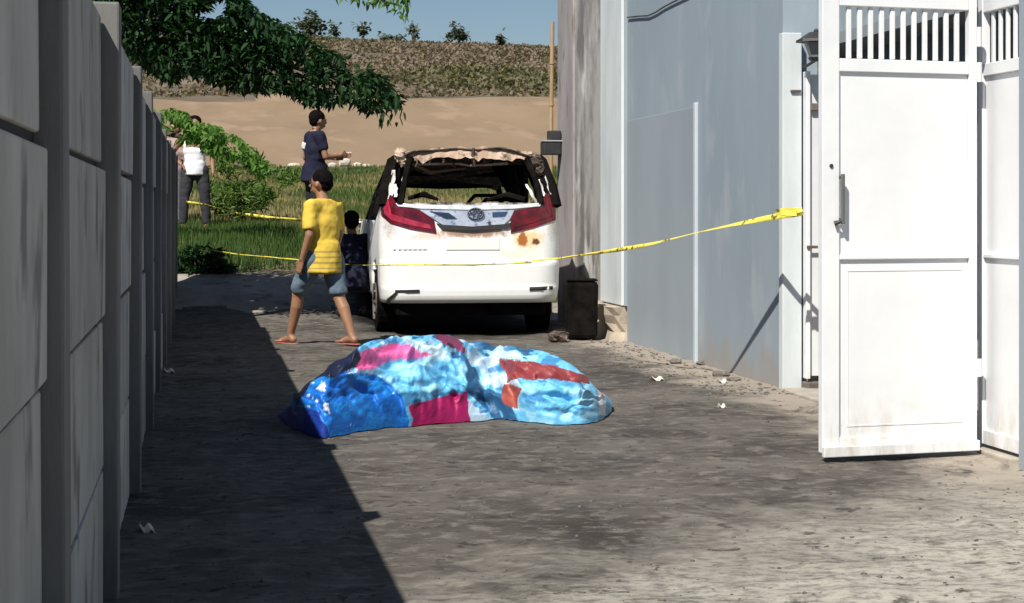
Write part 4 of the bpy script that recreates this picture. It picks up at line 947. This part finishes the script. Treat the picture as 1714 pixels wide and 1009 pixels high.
        if kind == 'sandals':
            for s in 'LR':
                an = v['an' + s]; f = v.get('ft' + s, Vector((0, 1, 0))).normalized(); cone(cb, an - f * .06 + Vector((0, 0, -.088)), .04, an - f * .06 + Vector((0, 0, -.075)), .04, 12); cone(cb, an + f * .12 + Vector((0, 0, -.088)), .048, an + f * .12 + Vector((0, 0, -.075)), .048, 12)
                for t in np.linspace(0, 1, 6): cone(cb, an + f * (-.06 + .18 * t) + Vector((0, 0, -.088)), .043, an + f * (-.06 + .18 * t) + Vector((0, 0, -.076)), .043, 12)
        if kind == 'shoes':
            for s in 'LR':
                an = v['an' + s]; f = v.get('ft' + s, Vector((0, 1, 0))).normalized(); ball(cb, an - f * .03 + Vector((0, 0, -.035)), .052); cone(cb, an + Vector((0, 0, -.03)), .052, an + f * .12 + Vector((0, 0, -.052)), .042); ball(cb, an + f * .12 + Vector((0, 0, -.05)), .044)
        if kind == 'armband':
            sh_, el = v['shL'], v['elL']; cone(cb, sh_.lerp(el, .30), .078, sh_.lerp(el, .62), .075, 16)
        o = obj({'tank': 'tank_top', 'shirt': 'shirt'}.get(kind, kind), cb, m_, r, smooth=True)
        remesh(o, .012, {'shirt': .030, 'shorts': .03, 'trousers': .025, 'tank': .02}.get(kind, 0), .13)
    return r
def standing(h=1.0, stance=.10, **kw):
    J = dict(hip=(0, 0, .90), chest=(0, 0, 1.22), neck=(0, -.005, 1.43), head=(0, .02, 1.56), shL=(-.17, 0, 1.36), shR=(.17, 0, 1.36), elL=(-.22, -.02, 1.09), elR=(.22, -.02, 1.09), wrL=(-.23, .06, .85), wrR=(.23, .06, .85),
             thL=(-.085, 0, .87), thR=(.085, 0, .87), knL=(-stance, .01, .48), knR=(stance, .01, .48), anL=(-stance - .02, 0, .082), anR=(stance + .02, 0, .082)); J.update(kw); return J
def m_yellow():
    m, x = newmat('yellow_cotton', .85); v = x.co(); sp = x.n('SeparateXYZ'); x.l(v, sp.inputs[0]); z = sp.outputs[2]
    base = x.ramp(x.noise(v, 6), [(.35, (.66, .47, .06)), (.65, (.57, .39, .045))])
    wv = x.math('SINE', x.math('MULTIPLY', z, 125.0)); st_ = x.ramp(wv, [(.5, (0, 0, 0)), (.62, (1, 1, 1))]); lo = x.ramp(z, [(.87, (1, 1, 1)), (.89, (0, 0, 0))])
    x.l(x.mix(x.math('MULTIPLY', st_, lo), base, (.34, .25, .07)), x.b.inputs['Base Color']); x.bump(x.noise(v, 60, 4), .2, .004); return m
NAVY = mat('navy_cloth', (.009, .010, .026), (.017, .017, .038), 9, .85, spec=.2)
mp = at(541, 16.45, z=0)
J = dict(hip=(0, 0, .84), chest=(0, -.01, 1.14), neck=(0, .01, 1.36), head=(0, .035, 1.49), shL=(-.165, -.02, 1.29), shR=(.165, .02, 1.29), elL=(-.21, -.05, 1.02), elR=(.21, .02, 1.02), wrL=(-.22, .03, .80), wrR=(.23, .12, .82),
         thL=(-.085, .02, .81), thR=(.085, -.02, .81), knL=(-.09, .22, .47), knR=(.09, -.10, .45), anL=(-.08, .33, .095), anR=(.09, -.26, .11))
ym = person('person', 'man in yellow T-shirt and blue grey shorts walking beside the minivan', Vector((mp.x, mp.y, -.005)), math.radians(50) - A, J,
       [('shirt', m_yellow(), {'hem': -.015, 'sleeve': .85}), ('shorts', mat('blue_grey_denim', (.12, .17, .22), (.075, .11, .15), 14, .9)), ('sandals', mat('pink_rubber', (.45, .12, .10), None, 8, .6))], .0075, headyaw=.35); ym.scale = (1.07, 1.05, 1.0)
# policeman
op = at(527, 23.6, z=.87)
J = standing(elR=(.21, .05, 1.10), wrR=(.13, .27, 1.12), elL=(-.22, -.03, 1.10), wrL=(-.10, .25, 1.10), head=(0, .045, 1.545), thumbR=(0, 0, 1), thumbL=(0, 0, 1))
of = person('person', 'policeman in dark navy uniform holding papers on the grass bank', Vector((op.x, op.y, gz1(op.x, op.y) + .0)), -A - math.radians(62), J,
            [('shirt', NAVY, {'hem': .06, 'sleeve': .7}), ('trousers', mat('black_navy_cloth', (.010, .010, .016), (.018, .017, .022), 9, .85)), ('shoes', BLACKM), ('armband', mat('white_band', (.62, .60, .60), None, 8, .8))], .010)
of.scale = (1.12, 1.12, 1.08)
pp = obj('papers', bx(-.11, .11, -.08, .10, 0, .012), mat('white_paper', (.80, .80, .80), None, 8, .7)); fw = Vector((math.sin(A + math.radians(62)), math.cos(A + math.radians(62)), 0))
pp.location = of.location + fw * .38 + Vector((0, 0, 1.23)); pp.rotation_euler = (.22, 0, -A - math.radians(62)); tag(pp, 'white papers held out by the policeman', 'papers')
# man in tank top
tp_ = at(326, 28, z=.9)
J = standing(stance=.13, elR=(.30, -.06, 1.12), wrR=(.18, .06, .97), wrL=(-.24, .05, .85))
tm = person('person', 'man in white tank top and black trousers standing by the fence end', Vector((tp_.x, tp_.y, gz1(tp_.x, tp_.y))), PI - A + .1, J,
            [('tank', mat('white_cotton', (.80, .79, .80), (.70, .69, .71), 8, .85)), ('trousers', mat('black_cloth', (.018, .018, .024), (.03, .03, .036), 9, .85)), ('sandals', BLACKM)], .011); tm.scale = (1.2, 1.1, 1.05)
# second onlooker, half hidden by the fence
bp_ = at(293, 29.0, z=.9)
person('person', 'onlooker in washed out brown shirt, half hidden by the fence', Vector((bp_.x, bp_.y, gz1(bp_.x, bp_.y))), PI - A - .5, standing(),
       [('shirt', mat('brownish_pink_cloth', (.36, .26, .24), (.25, .17, .15), 9, .85), {'long': True}), ('trousers', mat('grey_trouser_cloth', (.10, .105, .12), None, 9, .85)), ('sandals', BLACKM)], .012)
# crouching figure by the rear left of the car
cp = at(591, 19.6, z=0)
J = dict(hip=(0, -.10, .40), chest=(0, .02, .70), neck=(0, .08, .90), head=(0, .13, 1.02), shL=(-.16, .06, .84), shR=(.16, .06, .84), elL=(-.19, .25, .66), elR=(.19, .25, .66), wrL=(-.14, .45, .60), wrR=(.14, .45, .60),
         thL=(-.10, -.08, .36), thR=(.10, -.08, .36), knL=(-.15, .30, .46), knR=(.15, .30, .46), anL=(-.13, .06, .082), anR=(.13, .06, .082))
person('person', 'person in dark navy clothes crouching beside the rear left corner of the minivan', Vector((cp.x, cp.y, gz1(cp.x, cp.y))), -A + .25, J,
       [('shirt', NAVY, {'hem': .08, 'long': True}), ('trousers', mat('dark_blue_cloth', (.02, .02, .035), None, 9, .85)), ('shoes', BLACKM)], .010)
